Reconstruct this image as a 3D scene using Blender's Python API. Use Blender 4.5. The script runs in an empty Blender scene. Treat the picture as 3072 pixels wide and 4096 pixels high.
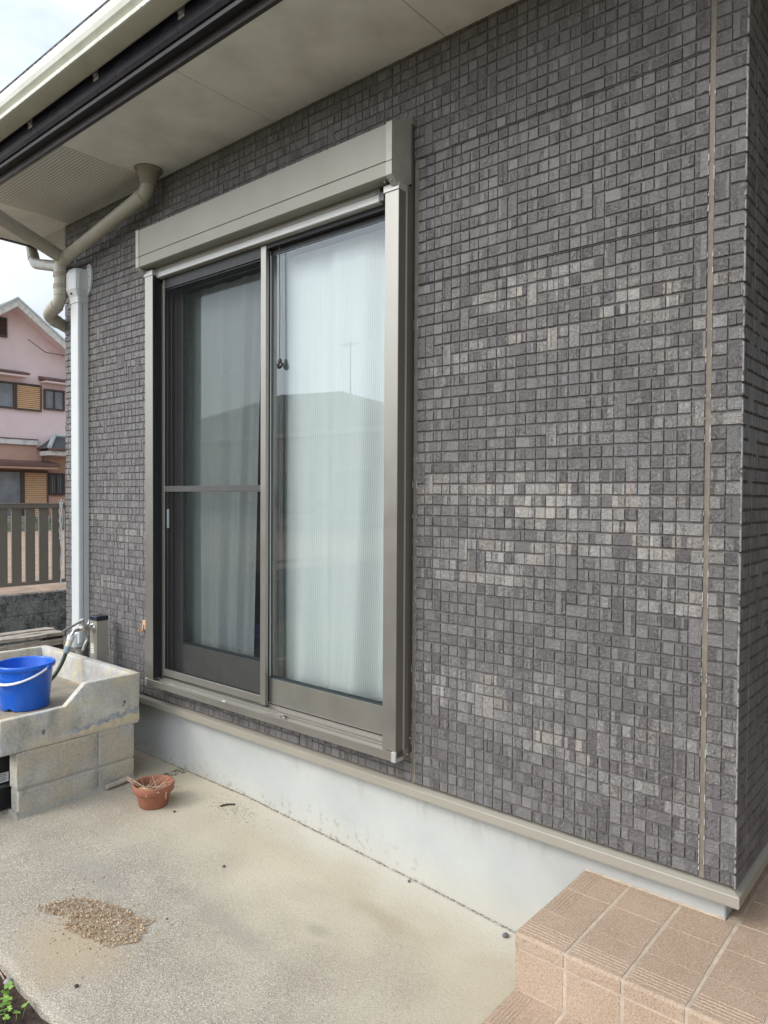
import bpy, bmesh, math, random
from mathutils import Vector, Matrix, noise
R = random.Random(7)
SC = bpy.context.scene
COL = SC.collection
PI = math.pi

# ------------------------------------------------------------------ camera, sky, sun, exposure
cam = bpy.data.cameras.new('camera'); co = bpy.data.objects.new('camera', cam); COL.objects.link(co)
cam.sensor_fit = 'VERTICAL'; cam.sensor_height = 36; cam.lens = 25.403
cam.clip_start = 0.02; cam.clip_end = 900
r_, u_, f_ = (0.76274206, 0.64667902, 0.00554912), (-0.01776882, 0.01237894, 0.99976549), (-0.64645867, 0.76266179, -0.02093266)
co.matrix_world = Matrix(((r_[0], u_[0], -f_[0], 0.518), (r_[1], u_[1], -f_[1], -2.0853), (r_[2], u_[2], -f_[2], 1.4526), (0, 0, 0, 1)))
SC.camera = co
SUN = Vector((-0.30, -0.72, 0.63)).normalized()
w = bpy.data.worlds.new('World'); SC.world = w; w.use_nodes = True
nt = w.node_tree; nt.nodes.clear()
out = nt.nodes.new('ShaderNodeOutputWorld'); bg = nt.nodes.new('ShaderNodeBackground'); bg.inputs[1].default_value = 0.10
sky = nt.nodes.new('ShaderNodeTexSky'); sky.sky_type = 'NISHITA'; sky.sun_disc = False
sky.sun_elevation = math.asin(SUN.z); sky.sun_rotation = math.atan2(SUN.x, SUN.y); sky.air_density = 1.2; sky.dust_density = 2.5
tc = nt.nodes.new('ShaderNodeTexCoord')
mp = nt.nodes.new('ShaderNodeMapping'); mp.inputs['Scale'].default_value = (1, 1, 2.2)
nz = nt.nodes.new('ShaderNodeTexNoise'); nz.inputs['Scale'].default_value = 2.3; nz.inputs['Detail'].default_value = 6; nz.inputs['Roughness'].default_value = .55
rp = nt.nodes.new('ShaderNodeMapRange'); rp.inputs[1].default_value = .38; rp.inputs[2].default_value = .60; rp.inputs[3].default_value = .45; rp.inputs[4].default_value = .97
dt = nt.nodes.new('ShaderNodeVectorMath'); dt.operation = 'DOT_PRODUCT'; dt.inputs[1].default_value = SUN
rg = nt.nodes.new('ShaderNodeMapRange'); rg.inputs[1].default_value = .0; rg.inputs[2].default_value = 1.0; rg.inputs[3].default_value = 4.4; rg.inputs[4].default_value = 16.5
cl = nt.nodes.new('ShaderNodeVectorMath'); cl.operation = 'SCALE'; cl.inputs[0].default_value = (.91, .98, 1.07)
mx = nt.nodes.new('ShaderNodeMix'); mx.data_type = 'RGBA'
L = nt.links.new
L(tc.outputs['Generated'], mp.inputs[0]); L(mp.outputs[0], nz.inputs[0]); L(nz.outputs[0], rp.inputs[0])
L(tc.outputs['Generated'], dt.inputs[0]); L(dt.outputs['Value'], rg.inputs[0]); L(rg.outputs[0], cl.inputs['Scale'])
L(rp.outputs[0], mx.inputs[0]); L(sky.outputs[0], mx.inputs[6]); L(cl.outputs[0], mx.inputs[7]); L(mx.outputs[2], bg.inputs[0]); L(bg.outputs[0], out.inputs[0])
sl = bpy.data.lights.new('sun', 'SUN'); sl.energy = 0.9; sl.angle = math.radians(22); sl.color = (1, .955, .89)
so = bpy.data.objects.new('sun', sl); COL.objects.link(so); so.rotation_euler = SUN.to_track_quat('Z', 'Y').to_euler()
SC.view_settings.view_transform = 'Standard'; SC.view_settings.look = 'None'; SC.view_settings.exposure = 0.80; SC.view_settings.gamma = 1
SC.cycles.max_bounces = 9; SC.cycles.sample_clamp_indirect = 3.0; SC.cycles.transparent_max_bounces = 12; SC.cycles.diffuse_bounces = 4

# ------------------------------------------------------------------ helpers
def tag(o, label=None, cat=None, group=None, kind=None):
    for k, v in (('label', label), ('category', cat), ('group', group), ('kind', kind)):
        if v: o[k] = v
    return o
def thing(name, loc, label, cat, group=None):
    o = bpy.data.objects.new(name, None); COL.objects.link(o); o.location = loc; o.empty_display_size = .1
    return tag(o, label, cat, group)
def link(name, me, parent=None, origin=None):
    o = bpy.data.objects.new(name, me)
    COL.objects.link(o)
    if parent:
        o.parent = parent
        p, t = parent, Vector((0, 0, 0))
        while p: t += Vector(p.location) + (p.matrix_parent_inverse.translation if p.parent else Vector((0, 0, 0))); p = p.parent
        o.matrix_parent_inverse = Matrix.Translation(-t)
    return o
class MB:
    """collects shapes; build() links them as one mesh object"""
    def __init__(s): s.v = []; s.f = []; s.sm = []; s.mi = []; s.at = []
    def raw(s, vs, fs, smooth=False, mi=0, at=None):
        b = len(s.v); s.v += [tuple(v) for v in vs]
        for f in fs: s.f.append(tuple(i + b for i in f)); s.sm.append(smooth); s.mi.append(mi); s.at.append(at)
        return s
    def bm(s, bm, smooth=False, mi=0, M=None):
        if M: bmesh.ops.transform(bm, matrix=M, verts=bm.verts)
        bm.verts.index_update()
        s.raw([v.co for v in bm.verts], [[v.index for v in f.verts] for f in bm.faces], smooth, mi); bm.free(); return s
    def box(s, x0, x1, y0, y1, z0, z1, bev=.002, seg=1, M=None, mi=0):
        bm = bmesh.new(); bmesh.ops.create_cube(bm, size=1)
        for v in bm.verts: v.co = Vector(((x0 + x1) / 2 + v.co.x * (x1 - x0), (y0 + y1) / 2 + v.co.y * (y1 - y0), (z0 + z1) / 2 + v.co.z * (z1 - z0)))
        if bev: bmesh.ops.bevel(bm, geom=bm.edges[:], offset=min(bev, .45 * min(abs(x1 - x0), abs(y1 - y0), abs(z1 - z0))), segments=seg, profile=.5, affect='EDGES')
        return s.bm(bm, False, mi, M)
    def lathe(s, prof, c=(0, 0, 0), n=40, M=None, mi=0, smooth=True, a0=0, a1=2 * PI):
        full = abs(a1 - a0 - 2 * PI) < 1e-6; k = n if full else n + 1; vs = []; fs = []
        for i in range(k):
            a = a0 + (a1 - a0) * i / n
            for r, z in prof:
                p = Vector((r * math.cos(a), r * math.sin(a), z))
                if M: p = M @ p
                vs.append(p + Vector(c))
        m = len(prof)
        for i in range(n):
            j = (i + 1) % k
            for q in range(m - 1): fs.append((i * m + q, j * m + q, j * m + q + 1, i * m + q + 1))
        return s.raw(vs, fs, smooth, mi)
    def tube(s, pts, r, n=12, cap=True, mi=0, rs=None, smooth=True, sy=1.0):
        pts = [Vector(p) for p in pts]; vs = []; fs = []; prev = None
        for i, p in enumerate(pts):
            a = (pts[i] - pts[i - 1]).normalized() if i else (pts[1] - pts[0]).normalized()
            b = (pts[i + 1] - pts[i]).normalized() if i < len(pts) - 1 else a
            t = (a + b).normalized()
            if prev is None:
                up = Vector((0, 0, 1)) if abs(t.z) < .9 else Vector((1, 0, 0)); x = t.cross(up).normalized()
            else:
                x = (prev - t * prev.dot(t)).normalized()
            prev = x; y = t.cross(x).normalized(); rr = rs[i] if rs else r
            k = 1 / max(.5, math.cos(a.angle(b) / 2)) if a.angle(b) > 1e-4 else 1
            for j in range(n):
                an = 2 * PI * j / n; vs.append(p + x * math.cos(an) * rr + y * math.sin(an) * rr * sy)
        for i in range(len(pts) - 1):
            for j in range(n):
                q = (j + 1) % n; fs.append((i * n + j, i * n + q, (i + 1) * n + q, (i + 1) * n + j))
        s.raw(vs, fs, smooth, mi)
        if cap: s.raw(vs[:n], [tuple(range(n))[::-1]], False, mi); s.raw(vs[-n:], [tuple(range(n))], False, mi)
        return s
    def extr(s, prof, a, b, axis='x', mi=0, caps=True, closed=True):
        """profile [(p,q)] -> extruded along axis from a to b; for x: (y,z); y: (x,z); z: (x,y)"""
        def P(t, p, q): return {'x': (t, p, q), 'y': (p, t, q), 'z': (p, q, t)}[axis]
        n = len(prof); vs = [P(a, *p) for p in prof] + [P(b, *p) for p in prof]
        fs = [(i, (i + 1) % n, n + (i + 1) % n, n + i) for i in range(n if closed else n - 1)]
        if caps and closed: fs += [tuple(range(n))[::-1], tuple(range(n, 2 * n))]
        return s.raw(vs, fs, False, mi)
    def split(s, name, mat, parent=None):
        """one object per connected piece"""
        par = list(range(len(s.v)))
        def fd(i):
            while par[i] != i: par[i] = par[par[i]]; i = par[i]
            return i
        for f in s.f:
            for q in f[1:]: par[fd(q)] = fd(f[0])
        gr = {}
        for k, f in enumerate(s.f): gr.setdefault(fd(f[0]), []).append(k)
        r = []
        for ks in gr.values():
            ids = sorted({q for k in ks for q in s.f[k]}); mp_ = {q: i for i, q in enumerate(ids)}; n = MB()
            for k in ks: n.f.append(tuple(mp_[q] for q in s.f[k])); n.sm.append(s.sm[k]); n.mi.append(s.mi[k]); n.at.append(s.at[k])
            n.v = [s.v[q] for q in ids]; r.append(n.build(name, mat, parent))
        return r
    def build(s, name, mat, parent=None, fix=True, merge=False):
        me = bpy.data.meshes.new(name); me.from_pydata(s.v, [], s.f)
        for m in (mat if isinstance(mat, (list, tuple)) else [mat]): me.materials.append(m)
        me.polygons.foreach_set('use_smooth', s.sm); me.polygons.foreach_set('material_index', s.mi)
        if any(a is not None for a in s.at):
            A = me.attributes.new('tile', 'FLOAT_COLOR', 'FACE')
            fl = []
            for a in s.at: fl += list(a or (0, 0, 0)) + [1]
            A.data.foreach_set('color', fl)
        if fix:
            bm = bmesh.new(); bm.from_mesh(me)
            if merge: bmesh.ops.remove_doubles(bm, verts=bm.verts, dist=1e-5)
            bmesh.ops.recalc_face_normals(bm, faces=bm.faces); bm.to_mesh(me); bm.free()
        me.update()
        return link(name, me, parent)

# ------------------------------------------------------------------ materials
class NT:
    def __init__(s, name):
        s.m = bpy.data.materials.new(name); s.m.use_nodes = True; s.t = s.m.node_tree; s.b = s.t.nodes['Principled BSDF']; s.o = s.t.nodes['Material Output']
        s._p = None
    def n(s, typ, **kw):
        x = s.t.nodes.new('ShaderNode' + typ)
        for k, v in kw.items():
            if hasattr(x, k) and k not in ('inputs',): setattr(x, k, v)
        return x
    def L(s, a, b): s.t.links.new(a, b)
    def pos(s):
        if not s._p: s._p = s.n('NewGeometry').outputs['Position']
        return s._p
    def noise(s, scale, detail=4, rough=.55, vec=None, stretch=None, dist=0):
        v = vec or s.pos()
        if stretch: m = s.n('Mapping'); m.inputs['Scale'].default_value = stretch; s.L(v, m.inputs[0]); v = m.outputs[0]
        x = s.n('TexNoise'); x.inputs['Scale'].default_value = scale; x.inputs['Detail'].default_value = detail; x.inputs['Roughness'].default_value = rough; x.inputs['Distortion'].default_value = dist
        s.L(v, x.inputs['Vector']); return x.outputs[0]
    def voro(s, scale, feature='F1', out='Distance', vec=None):
        x = s.n('TexVoronoi', feature=feature); x.inputs['Scale'].default_value = scale; s.L(vec or s.pos(), x.inputs['Vector']); return x.outputs[out]
    def rng(s, v, a, b, c=0., d=1.):
        x = s.n('MapRange'); x.inputs[1].default_value = a; x.inputs[2].default_value = b; x.inputs[3].default_value = c; x.inputs[4].default_value = d; s.put(v, x.inputs[0]); return x.outputs[0]
    def put(s, v, sock):
        if isinstance(v, bpy.types.NodeSocket): s.L(v, sock)
        elif isinstance(v, (tuple, list)) and len(v) == 3 and len(sock.default_value) == 4: sock.default_value = (*v, 1)
        else: sock.default_value = v
    def mix(s, f, a, b, mode='MIX'):
        x = s.n('Mix'); x.data_type = 'RGBA'; x.blend_type = mode; s.put(f, x.inputs[0]); s.put(a, x.inputs[6]); s.put(b, x.inputs[7]); return x.outputs[2]
    def math(s, op, a, b=0., c=0.):
        x = s.n('Math', operation=op); s.put(a, x.inputs[0]); s.put(b, x.inputs[1]); s.put(c, x.inputs[2]); return x.outputs[0]
    def sep(s, v=None):
        x = s.n('SeparateXYZ'); s.L(v or s.pos(), x.inputs[0]); return x.outputs
    def bump(s, h, dist, strength=1., nrm=None):
        x = s.n('Bump'); x.inputs['Strength'].default_value = strength; x.inputs['Distance'].default_value = dist; s.L(h, x.inputs['Height'])
        if nrm: s.L(nrm, x.inputs['Normal'])
        return x.outputs[0]
    def done(s, col=None, rough=None, metal=0., nrm=None, spec=None, coat=None):
        if col is not None: s.put(col, s.b.inputs['Base Color'])
        if rough is not None: s.put(rough, s.b.inputs['Roughness'])
        s.put(metal, s.b.inputs['Metallic'])
        if spec is not None: s.b.inputs['Specular IOR Level'].default_value = spec
        if coat: s.b.inputs['Coat Weight'].default_value = coat
        if nrm: s.L(nrm, s.b.inputs['Normal'])
        return s.m
def simple(name, col, rough=.5, metal=0., var=.12, vs=12., bs=0., bd=.0005, dirt=None, spec=None, stretch=None, coat=None):
    t = NT(name); a = t.noise(vs, 5, .6, stretch=stretch); c = t.mix(t.rng(a, .3, .7), tuple(x * (1 - var) for x in col), tuple(min(1, x * (1 + var)) for x in col))
    if dirt:
        c = t.mix(t.rng(t.noise(dirt[1], 4, .5), .45, .8, 0, dirt[2]), c, dirt[0])
    nr = t.bump(t.noise(bs, 6, .6), bd) if bs else None
    ro = t.rng(t.noise(vs * 2.3, 4), .3, .7, max(0, rough - .06), min(1, rough + .06))
    return t.done(c, ro, metal, nr, spec, coat)

def siding_mat():
    t = NT('siding_tile'); at = t.n('Attribute', attribute_name='tile'); sp = t.n('SeparateColor'); t.L(at.outputs['Color'], sp.inputs[0])
    sh, rg_, fd = sp.outputs[0], sp.outputs[1], sp.outputs[2]
    base = t.mix(sh, (.132, .118, .115), (.226, .216, .213))
    fine = t.noise(230, 6, .8); mid = t.noise(125, 6, .8, stretch=(1, 1, .8), dist=.4); mot = t.rng(mid, .40, .60)
    amt = t.rng(rg_, 0, 1, .22, .95)
    base = t.mix(t.math('MULTIPLY', t.rng(mid, .50, .66), amt), base, (.32, .31, .30))
    base = t.mix(t.math('MULTIPLY', t.rng(mid, .47, .36), amt), base, (.085, .075, .072))
    sm = t.math('ADD', t.math('MULTIPLY', t.math('SUBTRACT', fine, .5), 2.2), t.math('MULTIPLY', t.math('SUBTRACT', mid, .5), 2.2))
    fac = t.rng(t.math('ADD', sm, t.math('MULTIPLY', fd, 1.15)), .34, 1.24, 0, .85)
    fac = t.math('MULTIPLY', fac, t.rng(fd, .02, .25))
    cream = t.mix(t.rng(t.noise(11, 3), .42, .62), (.44, .435, .41), (.55, .49, .41))
    base = t.mix(fac, base, cream)
    h = t.math('ADD', t.math('MULTIPLY', mid, t.rng(rg_, 0, 1, .45, 1.5)), t.math('MULTIPLY', t.noise(60, 5, .7), 1.2))
    n1 = t.bump(h, .0075, 1.)
    ro = t.rng(fine, .3, .7, .34, .60)
    return t.done(base, ro, 0, n1, .6)
M = {}
M['siding'] = siding_mat()
M['groove'] = simple('siding_groove', (.155, .138, .131), .8, bs=200, bd=.001)
M['caulk'] = simple('sealant', (.20, .17, .135), .7, vs=25, bs=120, bd=.0008, dirt=((.09, .07, .05), 30, .6))
M['white_fleck'] = simple('chipped_primer', (.46, .43, .39), .9, vs=60)
def stucco_found():
    t = NT('foundation_render'); s = t.sep()
    a = t.noise(2.2, 5, .6); c = t.mix(t.rng(a, .35, .65), (.42, .43, .415), (.49, .50, .48))
    c = t.mix(t.rng(t.noise(7, 6, .65), .52, .72, 0, .4), c, (.43, .445, .44))
    zb = t.math('ADD', s[2], t.math('MULTIPLY', t.noise(9, 5, .7), -.09))
    c = t.mix(t.rng(zb, .09, .0, 0, .45), c, (.50, .465, .37))                    # soil splash stain along the ground line
    sp = t.math('MULTIPLY', t.rng(t.noise(30, 3, .6), .56, .64), t.rng(s[2], .17, .05)); sp = t.math('MULTIPLY', sp, t.rng(s[0], -.9, -1.6))
    c = t.mix(t.math('MULTIPLY', sp, .7), c, (.24, .21, .16))
    st = t.math('MULTIPLY', t.rng(t.noise(13, 5, .7, stretch=(1, 1, .22)), .55, .7), t.rng(s[2], .22, .36)); c = t.mix(t.math('MULTIPLY', st, .65), c, (.31, .31, .28))
    return t.done(c, .85, 0, t.bump(t.noise(160, 5, .7), .0012), .3)
M['found'] = stucco_found()
M['flash'] = simple('base_flashing_paint', (.325, .30, .25), .42, vs=5, var=.04, dirt=((.25, .22, .18), 20, .2))
M['soffit'] = simple('soffit_board', (.81, .79, .75), .8, vs=3.5, var=.08, dirt=((.50, .46, .42), 4.5, .6), bs=60, bd=.0006)
def perf_mat():
    t = NT('soffit_perforated_board'); s = t.sep(); p = .0168
    fx = t.math('SUBTRACT', t.math('FRACT', t.math('DIVIDE', t.math('ADD', s[0], 10), p)), .5)
    fy = t.math('SUBTRACT', t.math('FRACT', t.math('DIVIDE', t.math('ADD', s[1], 10), p)), .5)
    d = t.math('SQRT', t.math('ADD', t.math('MULTIPLY', fx, fx), t.math('MULTIPLY', fy, fy)))
    hole = t.rng(d, .19, .23, 1, 0)
    c = t.mix(t.rng(t.noise(3.5, 5), .3, .7), (.68, .66, .61), (.76, .73, .68)); c = t.mix(hole, c, (.012, .011, .01))
    return t.done(c, .85, 0, t.bump(t.rng(d, .14, .24), .003))
M['perf'] = perf_mat()
M['fascia'] = simple('fascia_dark_metal', (.020, .020, .036), .30, vs=6, var=.15, dirt=((.09, .08, .075), 12, .25))
M['trim'] = simple('eave_trim_brown', (.034, .027, .027), .38, vs=6, var=.12)
M['gutter'] = simple('gutter_cream_plastic', (.66, .655, .56), .33, vs=5, var=.05, dirt=((.32, .30, .22), 9, .35))
M['pipe'] = simple('downspout_beige_plastic', (.40, .375, .305), .38, vs=8, var=.06, dirt=((.22, .19, .15), 14, .3))
M['zinc'] = simple('galvanised_bracket', (.62, .62, .62), .4, .7, vs=40)
M['screwdark'] = simple('screw_steel', (.30, .29, .27), .4, .8)
M['alu'] = simple('champagne_aluminium', (.35, .332, .295), .36, .72, vs=4, var=.04, stretch=(1, 1, .2))
M['alu_light'] = simple('satin_aluminium', (.50, .49, .465), .42, .35, vs=5, var=.04)
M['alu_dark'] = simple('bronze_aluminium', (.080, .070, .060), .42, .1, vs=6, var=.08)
M['alu_mid'] = simple('sash_aluminium', (.33, .305, .27), .34, .6, vs=5, var=.06)
M['box'] = simple('shutter_box_paint', (.225, .212, .175), .42, .1, vs=2.5, var=.045, dirt=((.25, .23, .19), 5, .25))
M['black'] = simple('black_gasket_and_shade', (.012, .012, .013), .5)  # gasket black, also painted on head and top rails as shade
M['rubber'] = simple('glazing_rubber', (.035, .05, .055), .35)
M['blackplast'] = simple('black_plastic', (.018, .018, .02), .35)
def glass(name, gain, tint):
    t = NT(name); t.t.nodes.remove(t.b); fr = t.n('Fresnel'); fr.inputs[0].default_value = 1.5
    f = t.math('MINIMUM', t.math('MULTIPLY', fr.outputs[0], gain), 1.); tr = t.n('BsdfTransparent'); tr.inputs[0].default_value = (*tint, 1)
    g = t.n('BsdfGlossy'); g.inputs['Roughness'].default_value = 0.0; g.inputs[0].default_value = (.93, .97, 1, 1)
    nr = t.bump(t.noise(1.6, 1, .3), .0006, .25); t.L(nr, g.inputs['Normal'])
    m = t.n('MixShader'); t.L(f, m.inputs[0]); t.L(tr.outputs[0], m.inputs[1]); t.L(g.outputs[0], m.inputs[2]); t.L(m.outputs[0], t.o.inputs[0]); return t.m
M['glass'] = glass('window_glass', 2.1, (.985, .995, .99))
M['glass_far'] = simple('far_window_glass', (.20, .22, .24), .12, vs=2, var=.3)
def screen_mat():
    t = NT('insect_screen'); t.t.nodes.remove(t.b); tr = t.n('BsdfTransparent'); d = t.n('BsdfDiffuse'); d.inputs[0].default_value = (.022, .023, .025, 1)
    m = t.n('MixShader'); w1 = t.noise(240, 2, .5); t.L(t.rng(w1, .3, .7, .38, .46), m.inputs[0]); t.L(tr.outputs[0], m.inputs[1]); t.L(d.outputs[0], m.inputs[2]); t.L(m.outputs[0], t.o.inputs[0]); return t.m
M['screen'] = screen_mat()
def curtain_mat():
    t = NT('sheer_curtain'); uv = t.n('UVMap'); s = t.sep(uv.outputs[0])
    st = t.math('SINE', t.math('MULTIPLY', s[0], 2 * PI / .0085)); hh = t.math('SINE', t.math('MULTIPLY', s[1], 2 * PI / .006))
    line = t.rng(t.math('ADD', st, t.math('MULTIPLY', hh, .25)), .35, 1.0)
    c = t.mix(t.math('MULTIPLY', line, .6), (.93, .99, .965), (.64, .73, .70)); t.t.nodes.remove(t.b)
    d = t.n('BsdfDiffuse'); t.L(c, d.inputs[0]); tl = t.n('BsdfTranslucent'); t.L(c, tl.inputs[0]); tr = t.n('BsdfTransparent')
    m1 = t.n('MixShader'); m1.inputs[0].default_value = .06; t.L(d.outputs[0], m1.inputs[1]); t.L(tl.outputs[0], m1.inputs[2])
    m2 = t.n('MixShader'); t.L(t.rng(line, 0, 1, .0, .06), m2.inputs[0]); t.L(m1.outputs[0], m2.inputs[1]); t.L(tr.outputs[0], m2.inputs[2]); t.L(m2.outputs[0], t.o.inputs[0]); return t.m
M['curtain'] = curtain_mat()
M['room'] = simple('room_plaster', (.30, .29, .27), .9)
M['roomfloor'] = simple('room_floor', (.17, .11, .07), .5)
def slab_mat():
    t = NT('yard_concrete'); s = t.sep()
    wob = t.math('MULTIPLY', t.math('SUBTRACT', t.noise(1.5, 5, .6), .5), 1.3)
    far = t.rng(t.math('ADD', t.math('ADD', s[1], t.math('MULTIPLY', s[0], .16)), wob), -.45, -1.05)
    cream = t.mix(t.rng(t.noise(3.1, 5, .6), .35, .65), (.475, .415, .305), (.535, .485, .37))
    grey = t.mix(t.rng(t.noise(4.5, 6, .65), .35, .65), (.29, .25, .195), (.39, .345, .275))
    c = t.mix(far, cream, grey)
    near = t.math('MULTIPLY', t.rng(t.math('ADD', s[1], t.math('MULTIPLY', t.noise(6, 4), .16)), -.10, .09), t.rng(s[0], -2.4, -1.7)); c = t.mix(t.math('MULTIPLY', near, .6), c, (.60, .585, .53))
    sp = t.noise(250, 3, .8); c = t.mix(t.math('MULTIPLY', t.rng(sp, .51, .585), t.rng(far, 0, 1, .14, .8)), c, (.66, .63, .56))
    sp2 = t.noise(210, 3, .8, stretch=(1.1, .9, 1)); c = t.mix(t.math('MULTIPLY', t.rng(sp2, .52, .60), t.rng(far, 0, 1, .14, .75)), c, (.145, .12, .095))
    def spot(x, y, rx, ry, amt, colr, c, lo=.4, hi=1.2, sc=9):
        dx = t.math('DIVIDE', t.math('SUBTRACT', s[0], x), rx); dy = t.math('DIVIDE', t.math('SUBTRACT', s[1], y), ry)
        d = t.math('ADD', t.math('SQRT', t.math('ADD', t.math('MULTIPLY', dx, dx), t.math('MULTIPLY', dy, dy))), t.math('MULTIPLY', t.math('SUBTRACT', t.noise(sc, 5, .7), .5), 1.2))
        return t.mix(t.math('MULTIPLY', t.rng(d, hi, lo), amt), c, colr)
    c = spot(-1.70, -1.0, .22, .16, .75, (.43, .345, .235), c)
    c = spot(-1.05, -.22, .16, .05, .5, (.36, .30, .20), c)
    c = spot(-1.18, -.42, .05, .03, .5, (.30, .27, .22), c)
    c = spot(-1.45, -.60, .34, .05, .35, (.27, .25, .22), c)
    c = spot(-2.0, -.75, .22, .06, .4, (.30, .28, .25), c)
    dots = t.math('MULTIPLY', t.rng(t.voro(62), .10, .06), t.rng(t.noise(3.5, 2), .5, .56)); c = t.mix(t.math('MULTIPLY', dots, .85), c, (.07, .06, .05))
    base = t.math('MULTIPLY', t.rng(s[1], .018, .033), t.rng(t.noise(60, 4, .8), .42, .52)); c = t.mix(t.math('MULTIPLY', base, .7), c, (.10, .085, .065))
    h = t.math('ADD', t.math('MULTIPLY', sp, .8), t.noise(90, 5, .7))
    return t.done(c, .9, 0, t.bump(h, .0022, .9), .25)
M['slab'] = slab_mat()
def tile_mat():
    t = NT('granulated_clay_tile'); g = t.noise(240, 4, .85); g2 = t.noise(190, 4, .85)
    c = t.mix(t.rng(t.noise(4, 4), .35, .65), (.40, .29, .20), (.475, .355, .255))
    c = t.mix(t.rng(g, .46, .60, 0, .75), c, (.62, .48, .38)); c = t.mix(t.rng(g2, .52, .64, 0, .8), c, (.22, .135, .09))
    return t.done(c, .8, 0, t.bump(g, .0025, 1.), .3)
M['tile'] = tile_mat()
M['grout'] = simple('tile_grout', (.52, .43, .335), .9, vs=30, bs=200, bd=.001, dirt=((.2, .16, .11), 18, .5))
def conc(name, a, b, blotch=None, yellow=None, blue=None, sc=300, bd=.003, dark=.6):
    t = NT(name); s = t.sep(); c = t.mix(t.rng(t.noise(6, 6, .65), .35, .65), a, b)
    st = t.noise(10, 6, .7, stretch=(1, 1, .35)); c = t.mix(t.rng(st, .55, .75, 0, dark), c, tuple(x * .42 for x in a))
    if yellow: c = t.mix(t.rng(t.noise(4.3, 5, .6), .47, .60, 0, .75), c, yellow)
    if blue: c = t.mix(t.math('MULTIPLY', t.rng(t.noise(7.7, 7, .75), .50, .62), .75), c, blue)
    g = t.noise(sc * .75, 5, .85); c = t.mix(t.rng(g, .53, .66, 0, .55), c, tuple(x * .5 for x in a)); c = t.mix(t.rng(g, .46, .36, 0, .45), c, (.64, .62, .56))
    return t.done(c, .92, 0, t.bump(t.math('ADD', g, t.math('MULTIPLY', t.noise(45, 5, .7), 1.2)), bd, .8), .2)
M['sink'] = conc('sink_concrete', (.43, .415, .375), (.65, .63, .57), yellow=(.64, .55, .38), blue=(.38, .41, .45), bd=.0022, dark=.85, sc=130)
M['block'] = conc('block_concrete', (.36, .34, .305), (.52, .495, .45), yellow=(.50, .44, .32), bd=.0035, dark=.9, sc=130)
M['oldblock'] = conc('weathered_block', (.12, .125, .125), (.24, .245, .24), blue=(.035, .038, .04), sc=60, bd=.004, dark=.9)
M['mortar'] = conc('mortar', (.34, .33, .29), (.42, .40, .35), bd=.003)
M['blue'] = simple('blue_bucket_plastic', (.008, .12, .62), .30, vs=9, var=.10, dirt=((.10, .22, .6), 24, .18), coat=.1)
M['whiteplast'] = simple('white_plastic', (.74, .74, .76), .38, vs=12, var=.04)
M['duct'] = simple('duct_cover_plastic', (.60, .62, .62), .36, vs=4, var=.035)
M['hosegreen'] = simple('green_hose', (.030, .048, .034), .4, vs=20, var=.2)
M['cream'] = simple('cream_connector', (.66, .62, .48), .45)
M['greyblue'] = simple('connector_nut_plastic', (.27, .34, .37), .5)
M['chrome'] = simple('aged_chrome', (.60, .585, .55), .24, .9, vs=60, var=.25, dirt=((.32, .30, .25), 70, .4))
M['brasspipe'] = simple('dull_plated_pipe', (.36, .345, .32), .38, .75, vs=50, var=.2)
M['post'] = simple('water_post_ribbed', (.36, .33, .285), .42, .1, vs=5, var=.05)
M['navy'] = simple('post_cap', (.016, .022, .038), .25)
M['terra'] = simple('terracotta', (.31, .120, .072), .68, vs=14, var=.14, bs=140, bd=.0008, dirt=((.20, .075, .045), 22, .45))
M['potsoil'] = simple('dry_soil', (.07, .05, .035), .95, vs=60, var=.5, bs=90, bd=.004)
M['twig'] = simple('dry_twig', (.46, .33, .23), .85, vs=60, var=.3)
M['leafdry'] = simple('dry_leaf', (.60, .42, .20), .7, vs=30, var=.25)
M['soil'] = simple('dark_soil', (.045, .026, .019), .95, vs=40, var=.6, bs=70, bd=.012, dirt=((.10, .075, .055), 90, .6))
def gravel_mat():
    t = NT('gravel_crumbs'); o = t.n('NewGeometry'); ri = o.outputs['Random Per Island']
    c = t.mix(t.rng(ri, 0, .65), (.20, .125, .07), (.50, .36, .225)); c = t.mix(t.rng(ri, .72, 1.), c, (.66, .56, .42))
    return t.done(c, .9)
M['gravel'] = gravel_mat()
M['debris'] = simple('dark_debris', (.06, .048, .036), .95, vs=90, var=.5)
M['stone'] = simple('grey_pebble', (.12, .12, .13), .8, vs=60, var=.3, bs=120, bd=.002)
M['wood'] = simple('weathered_wood', (.38, .33, .275), .85, vs=9, var=.45, stretch=(6, .5, 6), bs=60, bd=.004, dirt=((.07, .055, .045), 16, .7))
M['darkwood'] = simple('dark_old_wood', (.045, .036, .03), .85, vs=9, var=.5, stretch=(6, .5, 6), bs=60, bd=.004)
M['fence'] = simple('taupe_fence_aluminium', (.21, .185, .155), .45, .2, vs=4, var=.06)
def leaf_mat():
    t = NT('clover_leaf'); ri = t.n('NewGeometry').outputs['Random Per Island']; c = t.mix(ri, (.115, .24, .035), (.28, .46, .08)); t.b.inputs['Subsurface Weight'].default_value = 0
    return t.done(c, .5)
M['leaf'] = leaf_mat()
def ground_mat():
    t = NT('ground_soil_and_grass'); g = t.mix(t.rng(t.noise(.8, 6, .65), .42, .58), (.16, .115, .08), (.10, .135, .055)); g = t.mix(t.rng(t.noise(30, 5, .7), .45, .65, 0, .5), g, (.06, .045, .03))
    return t.done(g, .95, 0, t.bump(t.noise(25, 6, .7), .02))
M['ground'] = ground_mat()
M['plot'] = simple('bare_plot_soil', (.34, .245, .18), .95, vs=7, var=.3, bs=30, bd=.02, dirt=((.16, .11, .08), 14, .6))
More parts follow.
